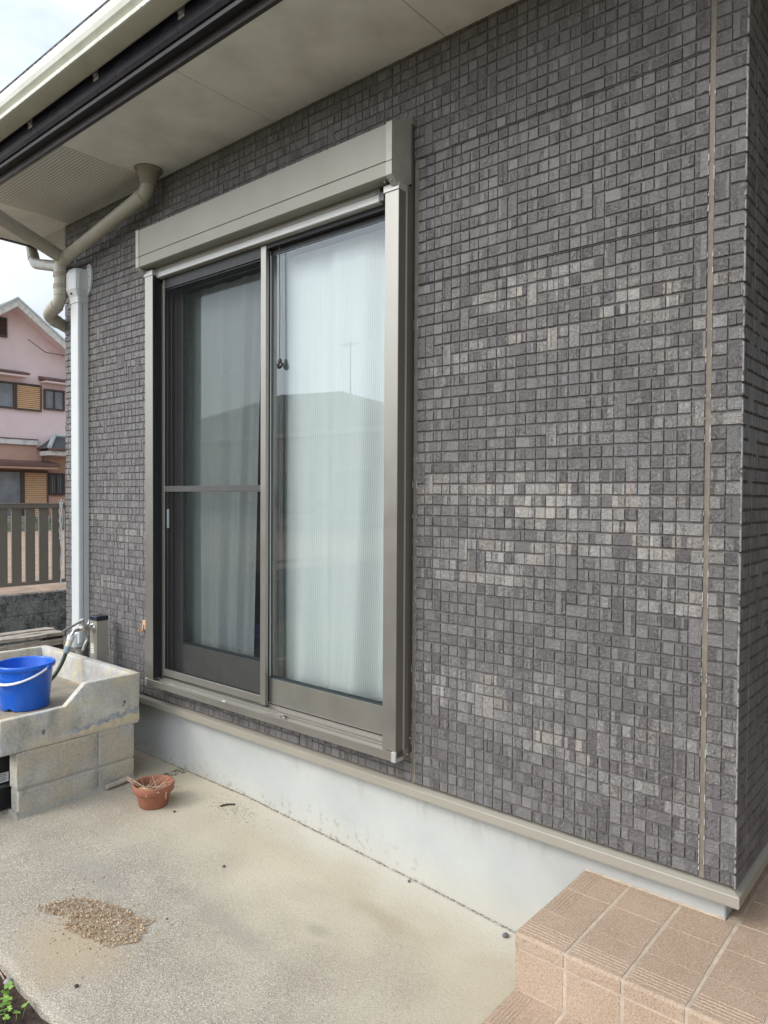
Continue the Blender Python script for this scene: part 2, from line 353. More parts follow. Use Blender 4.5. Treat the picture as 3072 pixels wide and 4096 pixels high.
M['pink'] = simple('pink_stucco', (.78, .635, .63), .9, vs=.8, var=.035, bs=40, bd=.002, dirt=((.55, .44, .44), 2.5, .25))
M['peach'] = simple('salmon_stucco', (.52, .33, .25), .9, vs=2, var=.07, bs=40, bd=.003, dirt=((.36, .22, .17), 3, .35))
M['barge'] = simple('weathered_white_paint', (.68, .67, .63), .7, vs=6, var=.06, dirt=((.33, .31, .27), 9, .7))
M['maroon'] = simple('maroon_canopy_metal', (.135, .072, .066), .5, vs=3, var=.15)
M['shutterlouv'] = simple('amber_louvre', (.80, .58, .37), .55, vs=5, var=.06)
M['brownframe'] = simple('brown_window_frame', (.075, .052, .042), .45)
M['rooftile'] = simple('mossy_slate_roof', (.17, .165, .155), .8, vs=7, var=.3, dirt=((.30, .17, .05), 3, .8), bs=25, bd=.01)
M['greyroof'] = simple('grey_slate_roof', (.075, .078, .082), .75, vs=5, var=.25, bs=20, bd=.01)
M['ridge'] = simple('ridge_metal', (.50, .56, .58), .45, .2, vs=8, var=.1)
M['beigewall'] = simple('beige_far_wall', (.50, .47, .42), .9, vs=1.5, var=.06)
M['pinkclip'] = simple('orange_hook_plastic', (.62, .36, .21), .45)
M['ribbon'] = simple('white_vinyl_string', (.82, .82, .82), .4)
M['paperlabel'] = simple('paper_label', (.72, .74, .73), .6)
M['ink'] = simple('printed_ink', (.03, .035, .04), .6)

# ------------------------------------------------------------------ the ground
def hz(x):
    pts = [(-9, .068), (-2.1, .068), (-1.76, .052), (-1.14, .022), (-.69, -.006), (-.4, -.02), (6, -.03)]
    for (a, za), (b, zb) in zip(pts, pts[1:]):
        if x <= b: return za + (zb - za) * (x - a) / (b - a)
    return pts[-1][1]
def gz(x, y): return hz(x) + .02 * min(y, .1) + .0025 * noise.noise(Vector((x * 2.1, y * 2.1, 3)))
def edge_y(x): return -1.18 + .006 * noise.noise(Vector((x * 9, 0, 0))) + .004 * noise.noise(Vector((x * 31, 2, 0)))
m = MB(); xs = [-6.42 + .04 * i for i in range(int(10.4 / .04))]; NY = 34
for x in xs:
    for j in range(NY + 1):
        t = j / NY; e = edge_y(x); y = e + (1.9 - e) * t ** 1.25
        zz = gz(x, y)
        if j == 0: zz -= .006
        m.v.append((x, y, zz))
    m.v.append((x, edge_y(x) - .004, gz(x, -1.18) - .12))
K = NY + 2
for i in range(len(xs) - 1):
    for j in range(NY): m.f.append((i * K + j, (i + 1) * K + j, (i + 1) * K + j + 1, i * K + j + 1)); m.sm.append(True); m.mi.append(0); m.at.append(None)
    m.f.append((i * K, (i + 1) * K, (i + 1) * K + NY + 1, i * K + NY + 1)); m.sm.append(False); m.mi.append(0); m.at.append(None)
tag(m.build('concrete_slab', M['slab']), kind='structure')
m = MB(); m.raw([(-400, -400, -.10), (400, -400, -.10), (400, 400, -.10), (-400, 400, -.10)], [(0, 1, 2, 3)])
tag(m.build('ground', M['ground']), kind='structure')
# planting bed in front of the slab, lumpy
m = MB(); nx, ny = 150, 60
for i in range(nx + 1):
    for j in range(ny + 1):
        x = -3.2 + 4.2 * i / nx; y = -1.184 - 1.1 * (j / ny) ** 1.3
        n1 = noise.fractal(Vector((x * 17, y * 17, 0)), 1, 2, 4) * .011 + noise.noise(Vector((x * 55, y * 55, 7))) * .006
        m.v.append((x, y if j else -1.172, gz(x, -1.2) - .022 - .03 * (j / ny) + (n1 if j else n1 * .4)))
for i in range(nx):
    for j in range(ny): m.raw([], []); m.f.append((i * (ny + 1) + j, (i + 1) * (ny + 1) + j, (i + 1) * (ny + 1) + j + 1, i * (ny + 1) + j + 1)); m.sm.append(True); m.mi.append(0); m.at.append(None)
tag(m.build('planting_bed', M['soil']), kind='structure')
# raised plot behind the boundary wall
m = MB(); m.box(-70, -6.55, -30, 40, -.3, .50, 0)
tag(m.build('bare_plot', M['plot']), kind='structure')

# ------------------------------------------------------------------ the house
H = thing('house', (-1.9, 0, 0), 'dark grey tile-clad house with a beige shutter window and white foundation', 'house')
fades = [(-.63, 2.13, 1), (-.22, 2.03, 1), (-.61, 1.95, .8), (-.92, 1.94, .6), (-.19, 1.7, .6), (-.39, 1.47, 1), (-.89, 1.48, 1), (-.15, 1.47, .8), (-.57, 1.42, 1), (-.25, 1.33, 1), (-.71, 1.26, 1), (-.18, 1.3, 1), (-.8, 1.19, .8), (-.89, .77, 1), (-.7, .82, .7), (-.45, .67, .8), (-.18, .76, .7), (-.04, 1.16, .8), (-3.29, 1.32, .6), (-3.05, 1.23, .6), (-3.29, .96, .6), (-3.4, 1.33, .6), (-.02, 1.89, .6), (-.47, 1.66, .5), (-.96, .8, .6), (-.6, 1.47, .9), (-.45, 1.30, .8), (-.3, .6, .7), (-3.1, 1.5, .4)]
def fade(x, z):
    s = 0
    for a, b, k in fades:
        d = ((x - a) / .19) ** 2 + ((z - b) / .045) ** 2
        if d < 9: s = max(s, k * math.exp(-d * .5))
    s = s * .88 + .18 * noise.noise(Vector((x * 2.5, z * 11, 5))) + .10
    if z > 2.25: s *= max(0, 1 - (z - 2.25) / .3)
    return max(0, min(1, s))
WX0, WX1, WZ0, WZ1 = -2.745, -1.125, .505, 2.60      # window hole
def siding(name, u0, u1, z0, z1, F, hole=None, joints=(), cols0=None, cw=.0372, rh=.45442 / 12, rs=11, corner=None):
    """F(u, d, z) -> world point, d = height above the groove plane"""
    rr = random.Random(rs); nc = int(round((u1 - u0) / cw)); cw = (u1 - u0) / nc; nr = int(round((z1 - z0) / rh)); used = set(); m = MB(); D = .006
    def blocked(i, j):
        uc = u0 + (i + .5) * cw; zc = z0 + (j + .5) * rh
        return hole and hole[0] - cw * .3 < uc < hole[1] + cw * .3 and hole[2] - rh * .4 < zc < hole[3] + rh * .4
    for j in range(nr):
        for i in range(nc):
            if (i, j) in used or blocked(i, j): continue
            w_, h_ = 1, 1; q = rr.random()
            if q < .21 and i + 1 < nc and (i + 1, j) not in used and not blocked(i + 1, j): w_ = 2
            elif q < .24 and j + 1 < nr and (j + 1) % 12 and (i, j + 1) not in used and not blocked(i, j + 1): h_ = 2
            elif q < .242 and i + 1 < nc and j + 1 < nr and (j + 1) % 12 and not any((a, b) in used or blocked(a, b) for a in (i, i + 1) for b in (j, j + 1)): w_, h_ = 2, 2
            for a in range(i, i + w_):
                for b in range(j, j + h_): used.add((a, b))
            a0, a1 = u0 + i * cw, u0 + (i + w_) * cw; b0, b1 = z0 + j * rh, z0 + (j + h_) * rh
            g = .0019; q1 = rr.random(); gl = .0014 if q1 < .55 else (.0009 if q1 < .8 else .0002); gb = g + (.0006 if j % 12 == 0 else 0)
            a0 += gl; a1 -= gl; b0 += gb; b1 -= g
            ns = rr.choice([1, 2, 2, 2, 3, 3]) if w_ == 1 else rr.choice([3, 3, 4, 5])
            cuts = sorted([0, 1] + [rr.uniform(.12, .88) for _ in range(ns - 1)])
            tsh = rr.random()
            for k in range(len(cuts) - 1):
                c0, c1 = a0 + (a1 - a0) * cuts[k], a0 + (a1 - a0) * cuts[k + 1]
                if c1 - c0 < .002: continue
                d = D + rr.uniform(-.0014, .0010); zb_, zt_ = b0 + rr.uniform(-.0008, .0010), b1 + rr.uniform(-.0008, .0006)
                ch = .0026; l = .0009 if k == 0 else .0002; r = .0009 if k == len(cuts) - 2 else .0002
                sk = rr.uniform(-.0025, .0025) if k else 0
                f = fade((c0 + c1) / 2 if corner != 'side' else .3, (zb_ + zt_) / 2) * rr.choice([.55, .7, .8, .85, .9, 1, 1])
                sh = max(0, min(1, .25 + .20 * tsh + .50 * rr.random())); ro = rr.choice([0, .15, .5, .8, 1])
                if rr.random() < .24: sh *= .25; f *= .15
                at = (sh, ro, min(1, f) if corner != 'side' else min(.3, f * .4))
                vs = [F(c0, 0, zb_), F(c1, 0, zb_), F(c1, 0, zt_), F(c0, 0, zt_), F(c0 + l, d, zb_ + ch), F(c1 - r, d, zb_ + ch), F(c1 - r + sk * 0, d, zt_ - ch), F(c0 + l, d, zt_ - ch)]
                at2 = at
                if corner == 'front' and i + w_ >= nc and k == len(cuts) - 2: at2 = (1, 1, .85)
                m.raw(vs, [(4, 5, 6, 7), (0, 1, 5, 4), (2, 3, 7, 6), (3, 0, 4, 7)], False, 0, at)
                m.raw(vs, [(1, 2, 6, 5)], False, 0, at2)
    return m
SZ0 = .400; SZT = SZ0 + .45442 * 6
FR = lambda u, d, z: (u, .0060 - d, z)
SZU = SZ0 + .45442 * 5
a = siding('front', -3.77, -2.728, SZ0, SZT, FR, (WX0, WX1, WZ0, WZ1), rs=3)
b = siding('front', -2.718, -1.112, SZ0, SZU, FR, (WX0 - .1, WX1 + .05, WZ0, WZ1), rs=5); b2 = siding('front', -2.718, -.0965, SZU, SZT, FR, rs=6)
c = siding('front', -1.095, -.0965, SZ0, SZU, FR, rs=9)
d = siding('front', -.0825, 0.0, SZ0, SZT, FR, rs=12, corner='front', cw=.041)
for q in (b, b2, c, d): a.raw(q.v, q.f); a.at[-len(q.f):] = q.at
a.build('front_siding', M['siding'], H, fix=False)
SR = lambda u, d, z: (-.006 + d, u, z)
e = siding('side', 0.0, .098, SZ0, SZT, SR, rs=21, corner='side', cw=.033); f2 = siding('side', .108, 1.9, SZ0, SZT, SR, rs=23, corner='side', cw=.033)
e.raw(f2.v, f2.f); e.at[-len(f2.f):] = f2.at
e.build('side_siding', M['siding'], H, fix=False)
SL = lambda u, d, z: (-3.764 - d, u, z)
e = siding('left', 0.0, 1.2, SZ0, SZT, SL, rs=31, corner='side', cw=.0372)
e.build('side_siding', M['siding'], H, fix=True)
# backing boards (the groove bottoms) round the window hole, and the house body
m = MB(); Y0, Y1 = .0060, .10
m.box(-3.764, WX0, Y0, Y1, SZ0, 3.10, 0); m.box(WX1, -.006, Y0, Y1, SZ0, 3.10, 0); m.box(WX0, WX1, Y0, Y1, SZ0, WZ0, 0); m.box(WX0, WX1, Y0, Y1, WZ1, 3.10, 0)
m.box(-.10, -.006, Y1, 6.5, SZ0, 3.10, 0); m.box(-3.764, -3.67, Y1, 6.5, SZ0, 3.10, 0); m.box(-3.67, -.10, 6.4, 6.5, SZ0, 3.10, 0)
m.build('wall_board', M['groove'], H)
m = MB(); m.box(-3.66, -.11, 3.2, 3.3, .5, 2.7, 0); m.box(-3.66, -3.64, .11, 3.2, .5, 2.7, 0); m.box(-.13, -.11, .11, 3.2, .5, 2.7, 0); m.box(-3.66, -.11, .105, 3.3, 2.68, 2.72, 0)
m.build('room_wall', M['room'], H); m = MB(); m.box(-3.66, -.11, .105, 3.3, .46, .50, 0); m.build('room_floor', M['roomfloor'], H)
# sealant joints with chipped white edges
def joint(x0, x1, z0, z1, flecks):
    m = MB(); n = 60; pts = []
    for i in range(n + 1):
        z = z0 + (z1 - z0) * i / n; pts.append((x0 + .0008 * noise.noise(Vector((z * 9, 1, 0))), x1 + .0008 * noise.noise(Vector((z * 9, 5, 0))), z))
    vs = [(p[0], .0035, p[2]) for p in pts] + [((p[0] + p[1]) / 2, .0045 + .0008 * noise.noise(Vector((p[2] * 20, 0, 0))), p[2]) for p in pts] + [(p[1], .0035, p[2]) for p in pts]; k = n + 1
    m.raw(vs, [(c * k + i, (c + 1) * k + i, (c + 1) * k + i + 1, c * k + i + 1) for c in (0, 1) for i in range(n)], True)
    o = m.build('sealant_joint', M['caulk'], H, fix=False)
    m = MB()
    for za, zb, dn in flecks:
        z = za
        while z < zb:
            l = R.uniform(.004, .03)
            if R.random() < dn:
                for xx in ((x0, x1) if R.random() < .4 else (R.choice((x0, x1)),)):
                    w = R.uniform(.0007, .0020); m.raw([(xx - w, .0004, z), (xx + w * .5, .0001, z), (xx + w * .7, .0001, z + l * .5), (xx + w * .3, .0001, z + l), (xx - w * .6, .0004, z + l * .9)], [(0, 1, 2, 3, 4)])
            z += l
    if m.f: tag(m.build('chipped_edge', M['white_fleck'], o, fix=False), kind='stuff')
joint(-.0965, -.0825, SZ0, SZT, [(.42, 2.6, .30)])
joint(-1.112, -1.095, SZ0, SZU, [(.42, .62, .9), (.62, 2.1, .2)])
joint(-2.728, -2.718, 2.78, SZT, [])
m = MB()
for z in (SZ0 + .45442 * 5, SZ0 + .45442 * 4): m.box(-1.09, -.1, .0010, .004, z - .0014, z + .0010, 0)
z = SZ0 + .45442 * 5; m.box(-3.77, -2.8, .0010, .004, z - .0016, z + .0010, 0); m.split('panel_seam', M['black'], H)
m = MB(); m.raw([(-.0006, .1015, SZ0), (-.0006, .1045, SZ0), (-.0006, .1045, SZT), (-.0006, .1015, SZT)], [(0, 1, 2, 3)]); m.build('sealant_joint', M['white_fleck'], H)
# efflorescence streak high on the left
m = MB(); z = 2.64
while z < 2.87:
    w = .0016 + .0022 * R.random(); m.raw([(-3.348 - w, -.0016, z), (-3.348 + w, -.0016, z), (-3.348 + w * .6, -.0016, z + .011), (-3.348 - w * .7, -.0016, z + .011)], [(0, 1, 2, 3)]); z += R.choice([.008, .011, .016])
m.build('lime_streak', simple('lime_streak', (.26, .25, .24), .9), H, fix=False)
m = MB(); z = SZ0 + .001; rq = random.Random(17)
while z < SZT - .01:
    zt = min(z + rq.uniform(.005, .013), SZT)
    if abs(((zt - SZ0) / (.45442 / 12)) % 1) > .07 and rq.random() < .88:
        wa, wb = rq.uniform(.0018, .0050), rq.uniform(.0018, .0058); m.raw([(-.0002, -.0018, z), (-wa, -.0018, z), (-wb, -.0018, zt), (-.0002, -.0018, zt), (.0012, .0016, z), (.0012, .0016, zt)], [(0, 1, 2, 3), (4, 0, 3, 5)])
    z = zt
tag(m.build('worn_corner_edge', simple('worn_primer_grey', (.255, .25, .25), .75, vs=70, var=.35), H, fix=False), kind='stuff')
m = MB(); m.raw([(-.302, -.0022, 1.452), (-.3008, -.0022, 1.455), (-.3006, -.0022, 1.49), (-.3025, -.0022, 1.500), (-.3028, -.0022, 1.48)], [(0, 1, 2, 3, 4)]); m.build('paint_mark', simple('orange_paint_mark', (.42, .23, .15), .8), H, fix=False)
# foundation, base flashing
m = MB(); m.box(-3.735, -.033, .035, .2, -.12, .40, .004); m.box(-.18, -.0335, .2, 6.5, -.12, .40, .004); m.box(-3.735, -3.6, .2, 6.5, -.12, .40, .004)
m.build('foundation', M['found'], H)
m = MB(); pr = [(.034, .397), (.004, .391), (-.011, .385), (-.0125, .383), (-.0125, .3565), (-.010, .355), (-.010, .352), (.034, .352)]
n = len(pr); vs = [(-3.785 + .0, p[0], p[1]) for p in pr] + [(-p[0], p[0], p[1]) for p in pr] + [(-p[0], 6.5, p[1]) for p in pr]
m.raw(vs, [(k * n + i, k * n + (i + 1) % n, (k + 1) * n + (i + 1) % n, (k + 1) * n + i) for k in (0, 1) for i in range(n)] + [tuple(range(n))])
m.build('base_flashing', M['flash'], H)
# soffit panels, trim, fascia, gutter
m = MB()
for a_, b_ in ((-1.8835, -.9815), (-.9785, -.0715), (-.0685, .62)): m.box(a_, b_, -.496, .03, 3.062, 3.074, .0015)
m.box(-2.7885, -1.8865, -.496, .03, 3.062, 3.074, .0015)
m.box(-4.31, -3.7015, -.496, .006, 3.062, 3.074, .0015)
m.split('soffit_panel', M['soffit'], H)
m = MB(); m.box(-3.6985, -2.7915, -.496, .03, 3.062, 3.074, .0015); m.box(-4.31, -3.765, .009, .92, 3.062, 3.074, .0015); m.split('vented_soffit_panel', M['perf'], H)
m = MB(); m.box(-4.31, -3.765, .923, 6.5, 3.062, 3.074, .0015); m.box(-.02, .62, .033, 6.5, 3.062, 3.074, .0015); m.split('soffit_panel', M['soffit'], H)
m = MB(); m.box(-4.34, .65, -.55, -.001 + .001, 3.085, 3.10, 0); m.build('soffit_backing', M['black'], H)
def eave(prof, mat, name):
    """prof [(offset outward, z)], run round the left and front sides"""
    n = len(prof); L_ = MB()
    st = [[(-3.77 - o, 6.5, z) for o, z in prof], [(-3.77 - o, -o, z) for o, z in prof], [(.15 + o, -o, z) for o, z in prof], [(.15 + o, 6.5, z) for o, z in prof]]
    L_.raw([v for s in st for v in s], [(k * n + i, k * n + (i + 1) % n, (k + 1) * n + (i + 1) % n, (k + 1) * n + i) for k in range(3) for i in range(n)] + [tuple(range(n)), tuple(range(3 * n, 4 * n))])
    return L_.build(name, mat, H)
eave([(.494, 3.056), (.512, 3.054), (.514, 3.058), (.514, 3.086), (.508, 3.090), (.508, 3.128), (.530, 3.134), (.494, 3.134)], M['trim'], 'eave_trim')
fa = eave([(.500, 3.135), (.528, 3.135), (.538, 3.150), (.541, 3.17), (.541, 3.30), (.500, 3.30)], M['fascia'], 'fascia')
gu = eave([(.556, 3.235), (.558, 3.203), (.566, 3.199), (.646, 3.199), (.652, 3.201), (.653, 3.211), (.647, 3.214), (.646, 3.226), (.652, 3.233), (.662, 3.243), (.667, 3.262), (.668, 3.290), (.662, 3.304), (.652, 3.308), (.651, 3.302), (.658, 3.296), (.658, 3.262), (.640, 3.235), (.566, 3.212), (.564, 3.30), (.556, 3.30)], M['gutter'], 'gutter')
m = MB()
for i in range(520):
    x = -4.0 + R.random() * 4.2; y = -.6525 + R.uniform(-.0015, .0005); s = R.uniform(.0008, .0022)
    if i % 2: m.raw([(x - s, -.6535, 3.199), (x + s, -.6535, 3.199), (x + s, -.6535, 3.199 + s * 1.6), (x - s, -.6535, 3.199 + s)], [(0, 1, 2, 3)])
    else: s *= 2.2; m.box(x - s * 2, x + s * 2, -.661, -.651, 3.305, 3.309 + s, 0)
tag(m.build('dirt_specks', M['debris'], gu, fix=False), kind='stuff')
for x in [-3.60 + .612 * i for i in range(7)]:
    bx = MB(); bx.box(x - .019, x + .019, -.5450, -.5410, 3.182, 3.245, .0015); bx.box(x - .012, x - .006, -.551, -.545, 3.20, 3.245, .001); bx.box(x + .002, x + .008, -.551, -.545, 3.20, 3.245, .001)
    o = bx.build('gutter_bracket', M['zinc'], H); s = MB()
    for dx, dz in ((-.012, 3.191), (.013, 3.194), (.000, 3.208)):
        s.lathe([(0, 0), (.0042, 0), (.0038, .0022), (0, .003)], (x + dx, -.5450, dz), 10, Matrix.Rotation(PI / 2, 4, 'X'))
    s.split('screw', M['screwdark'], o)
# hip roof
m = MB(); ex0, ex1, ey0, ey1, ez, rz = -4.42, .80, -.64, 7.15, 3.315, 4.55
for dz in (0, .03): m.raw([(ex0, ey0, ez + dz), (ex1, ey0, ez + dz), (ex1, ey1, ez + dz), (ex0, ey1, ez + dz), (-1.81, 1.9, rz + dz), (-1.81, 4.6, rz + dz)], [(0, 1, 4), (1, 2, 5, 4), (2, 3, 5), (3, 0, 4, 5)])
m.raw([(ex0, ey0, ez), (ex1, ey0, ez), (ex1, ey1, ez), (ex0, ey1, ez), (ex0, ey0, ez + .03), (ex1, ey0, ez + .03), (ex1, ey1, ez + .03), (ex0, ey1, ez + .03)], [(0, 1, 5, 4), (1, 2, 6, 5), (2, 3, 7, 6), (3, 0, 4, 7)])
m.build('roof', M['greyroof'], H, fix=False)
m = MB(); m.box(2.0, 2.15, -1.4, 6.5, -.1, 3.1, .002); m.build('added_shade_wall', M['groove'], H); m = MB(); m.box(.81, 2.7, -.55, 6.5, 3.062, 3.30, .002); m.build('porch_roof', M['soffit'], H)  # unseen wall and porch roof, added to darken the right-facing sides

# ------------------------------------------------------------------ shutter box and window
def screw(m, x, y, z, ax='y', r=.004):
    Mx = Matrix.Rotation(PI / 2, 4, 'X') if ax == 'y' else (Matrix.Rotation(PI / 2, 4, 'Y') if ax == 'x' else Matrix.Rotation(PI, 4, 'X'))
    m.lathe([(0, 0), (r, 0), (r * .85, .0016), (r * .4, .0024), (0, .0016)], (x, y, z), 12, Mx)
m = MB()
prof = [(.0, 2.820), (-.112, 2.772), (-.119, 2.768), (-.119, 2.640), (-.1155, 2.6385), (-.1155, 2.6345), (-.119, 2.633), (-.119, 2.588), (-.112, 2.583), (-.068, 2.583), (-.066, 2.60), (0, 2.60)]
m.extr(prof, -2.753, -1.148, 'x'); SB = m.build('shutter_box', M['box'], H)
for x0, x1 in ((-2.781, -2.7535), (-1.1475, -1.120)):
    m = MB(); m.extr([(.0, 2.825), (-.115, 2.775), (-.1215, 2.771), (-.1215, 2.6375), (-.1215, 2.587), (-.088, 2.560), (-.062, 2.553), (-.030, 2.575), (.0, 2.592)], x0, x1, 'x')
    o = m.build('box_end_cap', simple('end_cap_paint', (.36, .345, .295), .45), SB)
    m = MB(); m.box(x0 - .0006, x1 + .0006, -.1222, -.118, 2.6335, 2.6365, 0); m.build('cap_groove', M['alu_dark'], SB)
m = MB()
for x in (-1.166, -1.135, -2.765): m.lathe([(0, 0), (.0042, 0), (.004, .002), (0, .003)], (x, -.1035, 2.5735), 12, Matrix.Rotation(math.radians(142), 4, 'X'))
m.split('screw', M['screwdark'], SB)
W = MB()      # outer frame standing on the wall, lining the hole
fx0, fx1, fz0, fz1 = -2.742, -1.118, .512, 2.575
W.box(fx0, -2.700, -.036, .11, fz0, fz1, .001);  W.box(-2.70, -1.18, .09, .11, 2.515, fz1, .001)
W.box(-1.118, -1.1135, -.012, .004, .512, 2.80, .0005); W.box(-2.75, -2.742, -.012, .004, .512, 2.60, .0005)
WN = W.build('sliding_window', M['alu_dark'], H)
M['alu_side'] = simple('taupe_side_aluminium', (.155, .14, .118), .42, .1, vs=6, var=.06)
m = MB(); m.box(-1.180, fx1, -.036, .11, fz0, fz1, .001); m.build('frame_jamb', M['alu_side'], WN)
m = MB(); m.box(-2.70, -1.18, -.030, .0895, 2.515, fz1, .001); m.build('frame_head', M['black'], WN)  # painted near black for the shade under the shutter box
m = MB(); m.box(-2.7015, -2.6925, -.0795, -.037, .535, 2.545, 0); m.build('guide_gap_strip', M['black'], WN)  # black strip filling the gap at the left guide's inner edge
m = MB()      # ribs and dark gaps of the jamb tracks
for x in (-2.699, -1.181):
    s = 1 if x < -2 else -1
    for y in (-.028, -.004, .022, .048, .075): m.box(min(x, x + s * .012), max(x, x + s * .012), y, y + .003, .53, 2.515, .0006)

m.split('track_rib', M['alu_mid'], WN)
m = MB()
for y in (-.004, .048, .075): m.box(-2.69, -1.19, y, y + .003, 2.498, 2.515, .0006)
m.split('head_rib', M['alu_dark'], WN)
m = MB()      # sill: stepped profile with rails
m.extr([(.11, .505), (.11, .556), (.062, .556), (.062, .549), (.020, .549), (.020, .541), (-.002, .541), (-.002, .543), (-.006, .5435), (-.006, .536), (-.030, .532), (-.030, .5345), (-.034, .535), (-.034, .529), (-.046, .527), (-.046, .531), (-.050, .5315), (-.050, .524), (-.0795, .520), (-.0795, .528), (-.0845, .5285), (-.086, .5275), (-.086, .496), (-.083, .4945), (-.060, .4945), (-.060, .505)], -2.742, -1.136, 'x')
m.build('sill_rail', M['alu'], WN)
for x0, x1 in ((-2.758, -2.742), (-1.136, -1.1155)):
    m = MB(); m.box(x0, x1, -.0875, -.078, .494, .530, .001); m.box(x1 - .003 if x0 > -2 else x0, x1 if x0 > -2 else x0 + .003, -.078, -.042, .4945, .507, .0006); m.build('rail_end_cap', M['alu_light'], WN)
m = MB()
for x0, x1 in ((-2.764, -2.696), (-1.1845, -1.121)): m.box(x0, x1, -.0805, -.040, .529, 2.549, .0012)
m.split('shutter_guide', M['alu'], WN)
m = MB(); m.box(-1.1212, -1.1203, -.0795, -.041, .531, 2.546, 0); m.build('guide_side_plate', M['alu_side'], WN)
m = MB()
for x0, x1 in ((-2.7685, -2.6925), (-1.1895, -1.1175)): m.box(x0, x1, -.0845, -.038, 2.547, 2.572, .0012)
m.split('guide_cap', M['alu_light'], WN)
m = MB()
for x in (-1.1205, -2.7645): m.box(x, x + .001, -.0405, -.0385, .53, 2.548, 0); m.box(x + .0025, x + .004, -.0405, -.037, .53, 2.548, 0)
m.box(-1.1178, -1.1168, -.0365, -.0345, .515, 2.574, 0); m.split('edge_line', M['alu_light'], WN)
m = MB()      # foot bracket with rivet at the lower right
m.box(-1.1178, -1.1160, -.036, -.002, .495, .530, .0006); m.box(-1.1178, -1.105, -.036, -.010, .4935, .4955, .0004); m.lathe([(0, 0), (.0065, 0), (.005, .003), (0, .0042)], (-1.1160, -.018, .508), 16, Matrix.Rotation(PI / 2, 4, 'Y'))
m.lathe([(0, 0), (.005, 0), (.004, .003), (0, .0042)], (-1.1135, -.006, .566), 12, Matrix.Rotation(PI / 2, 4, 'Y'))
m.split('foot_bracket', M['alu_mid'], WN)
# shutter bottom bar hanging under the box
m = MB(); m.extr([(-.030, 2.602), (-.057, 2.602), (-.057, 2.5665), (-.0545, 2.5655), (-.0545, 2.563), (-.0600, 2.562), (-.0600, 2.5375), (-.057, 2.535), (-.030, 2.535)], -2.722, -1.231, 'x')
BAR = m.build('shutter_bar', M['alu_light'], WN)
m = MB(); m.box(-1.231, -1.205, -.064, -.045, 2.534, 2.567, .003, 2); m.box(-1.212, -1.190, -.062, -.045, 2.556, 2.568, .003, 2); m.box(-2.733, -2.722, -.064, -.040, 2.534, 2.570, .002, 2)
m.split('bar_end_cap', simple('grey_end_cap', (.13, .125, .115), .5), WN)
m = MB(); m.raw([(-1.259, -.0576, 2.5672), (-1.239, -.0576, 2.5672), (-1.239, -.0576, 2.5795), (-1.259, -.0576, 2.5795)], [(0, 1, 2, 3)]); o = m.build('maker_plate', simple('maker_plate', (.10, .12, .12), .4), WN, fix=False)
m = MB(); x = -1.2575; gw = .0018
for i, (wd, zt, zb) in enumerate([(gw, .0, 0), (gw, .002, 0), (gw, .002, -.0015), (gw, 0, 0), (gw * .6, .001, 0), (gw, .001, 0), (gw, .002, 0)]):
    if i % 2 == 0: m.box(x, x + wd, -.0582, -.0577, 2.5690 + zb, 2.5755 - zt, 0)
    else: m.box(x, x + wd * .45, -.0582, -.0577, 2.5690, 2.5750, 0); m.box(x, x + wd, -.0582, -.0577, 2.5690, 2.5702, 0); m.box(x, x + wd, -.0582, -.0577, 2.5735, 2.5747, 0)
    x += wd + .0007
m.box(-1.2585, -1.2395, -.0582, -.0577, 2.5777, 2.5785, 0); m.build('plate_lettering', M['paperlabel'], WN, fix=False)
# insect screen (outer left)
m = MB(); y0, y1 = -.032, -.016; sx0, sx1, sz0, sz1 = -2.682, -1.893, .5445, 2.530
m.box(sx0, sx0 + .013, y0, y1, sz0, sz1, .001); m.box(sx1 - .034, sx1, y0 - .002, y1, sz0 - .002, sz1, .0012); m.box(sx0 + .013, sx1 - .034, y0 + .001, y1, sz0, .579, .001)
m.build('screen_frame', M['alu'], WN)
m = MB(); m.box(sx0 + .013, sx1 - .034, y0 + .001, y1, 2.482, sz1, .001); m.build('screen_top_rail', M['black'], WN)  # top rail coloured black to stand in for the box's shade
m = MB(); m.box(sx0 + .006, sx1 - .034, y0 + .002, y1 - .002, 1.472, 1.501, .001); m.build('screen_mid_rail', simple('mid_rail', (.075, .073, .07), .5), WN)
m = MB(); 
for a_ in (.579, 2.474): m.box(sx0 + .013, sx1 - .034, y0 + .004, y1 - .002, a_, a_ + .004, .0005)
m.box(sx1 - .038, sx1 - .034, y0 + .004, y1 - .002, .58, 2.478, .0005); m.box(sx0 + .013, sx0 + .017, y0 + .004, y1 - .002, .58, 2.478, .0005); m.split('screen_spline', M['black'], WN)
m = MB(); m.raw([(sx0 + .01, -.024, .57), (sx1 - .03, -.024, .57), (sx1 - .03, -.024, 2.485), (sx0 + .01, -.024, 2.485)], [(0, 1, 2, 3)]); m.build('screen_mesh', M['screen'], WN, fix=False)
m = MB(); m.box(-2.655, -2.638, -.027, -.021, 1.29, 1.385, .003, 2); m.box(-2.651, -2.642, -.029, -.026, 1.30, 1.375, .002); m.build('screen_handle', simple('handle_grey', (.20, .25, .26), .4), WN)
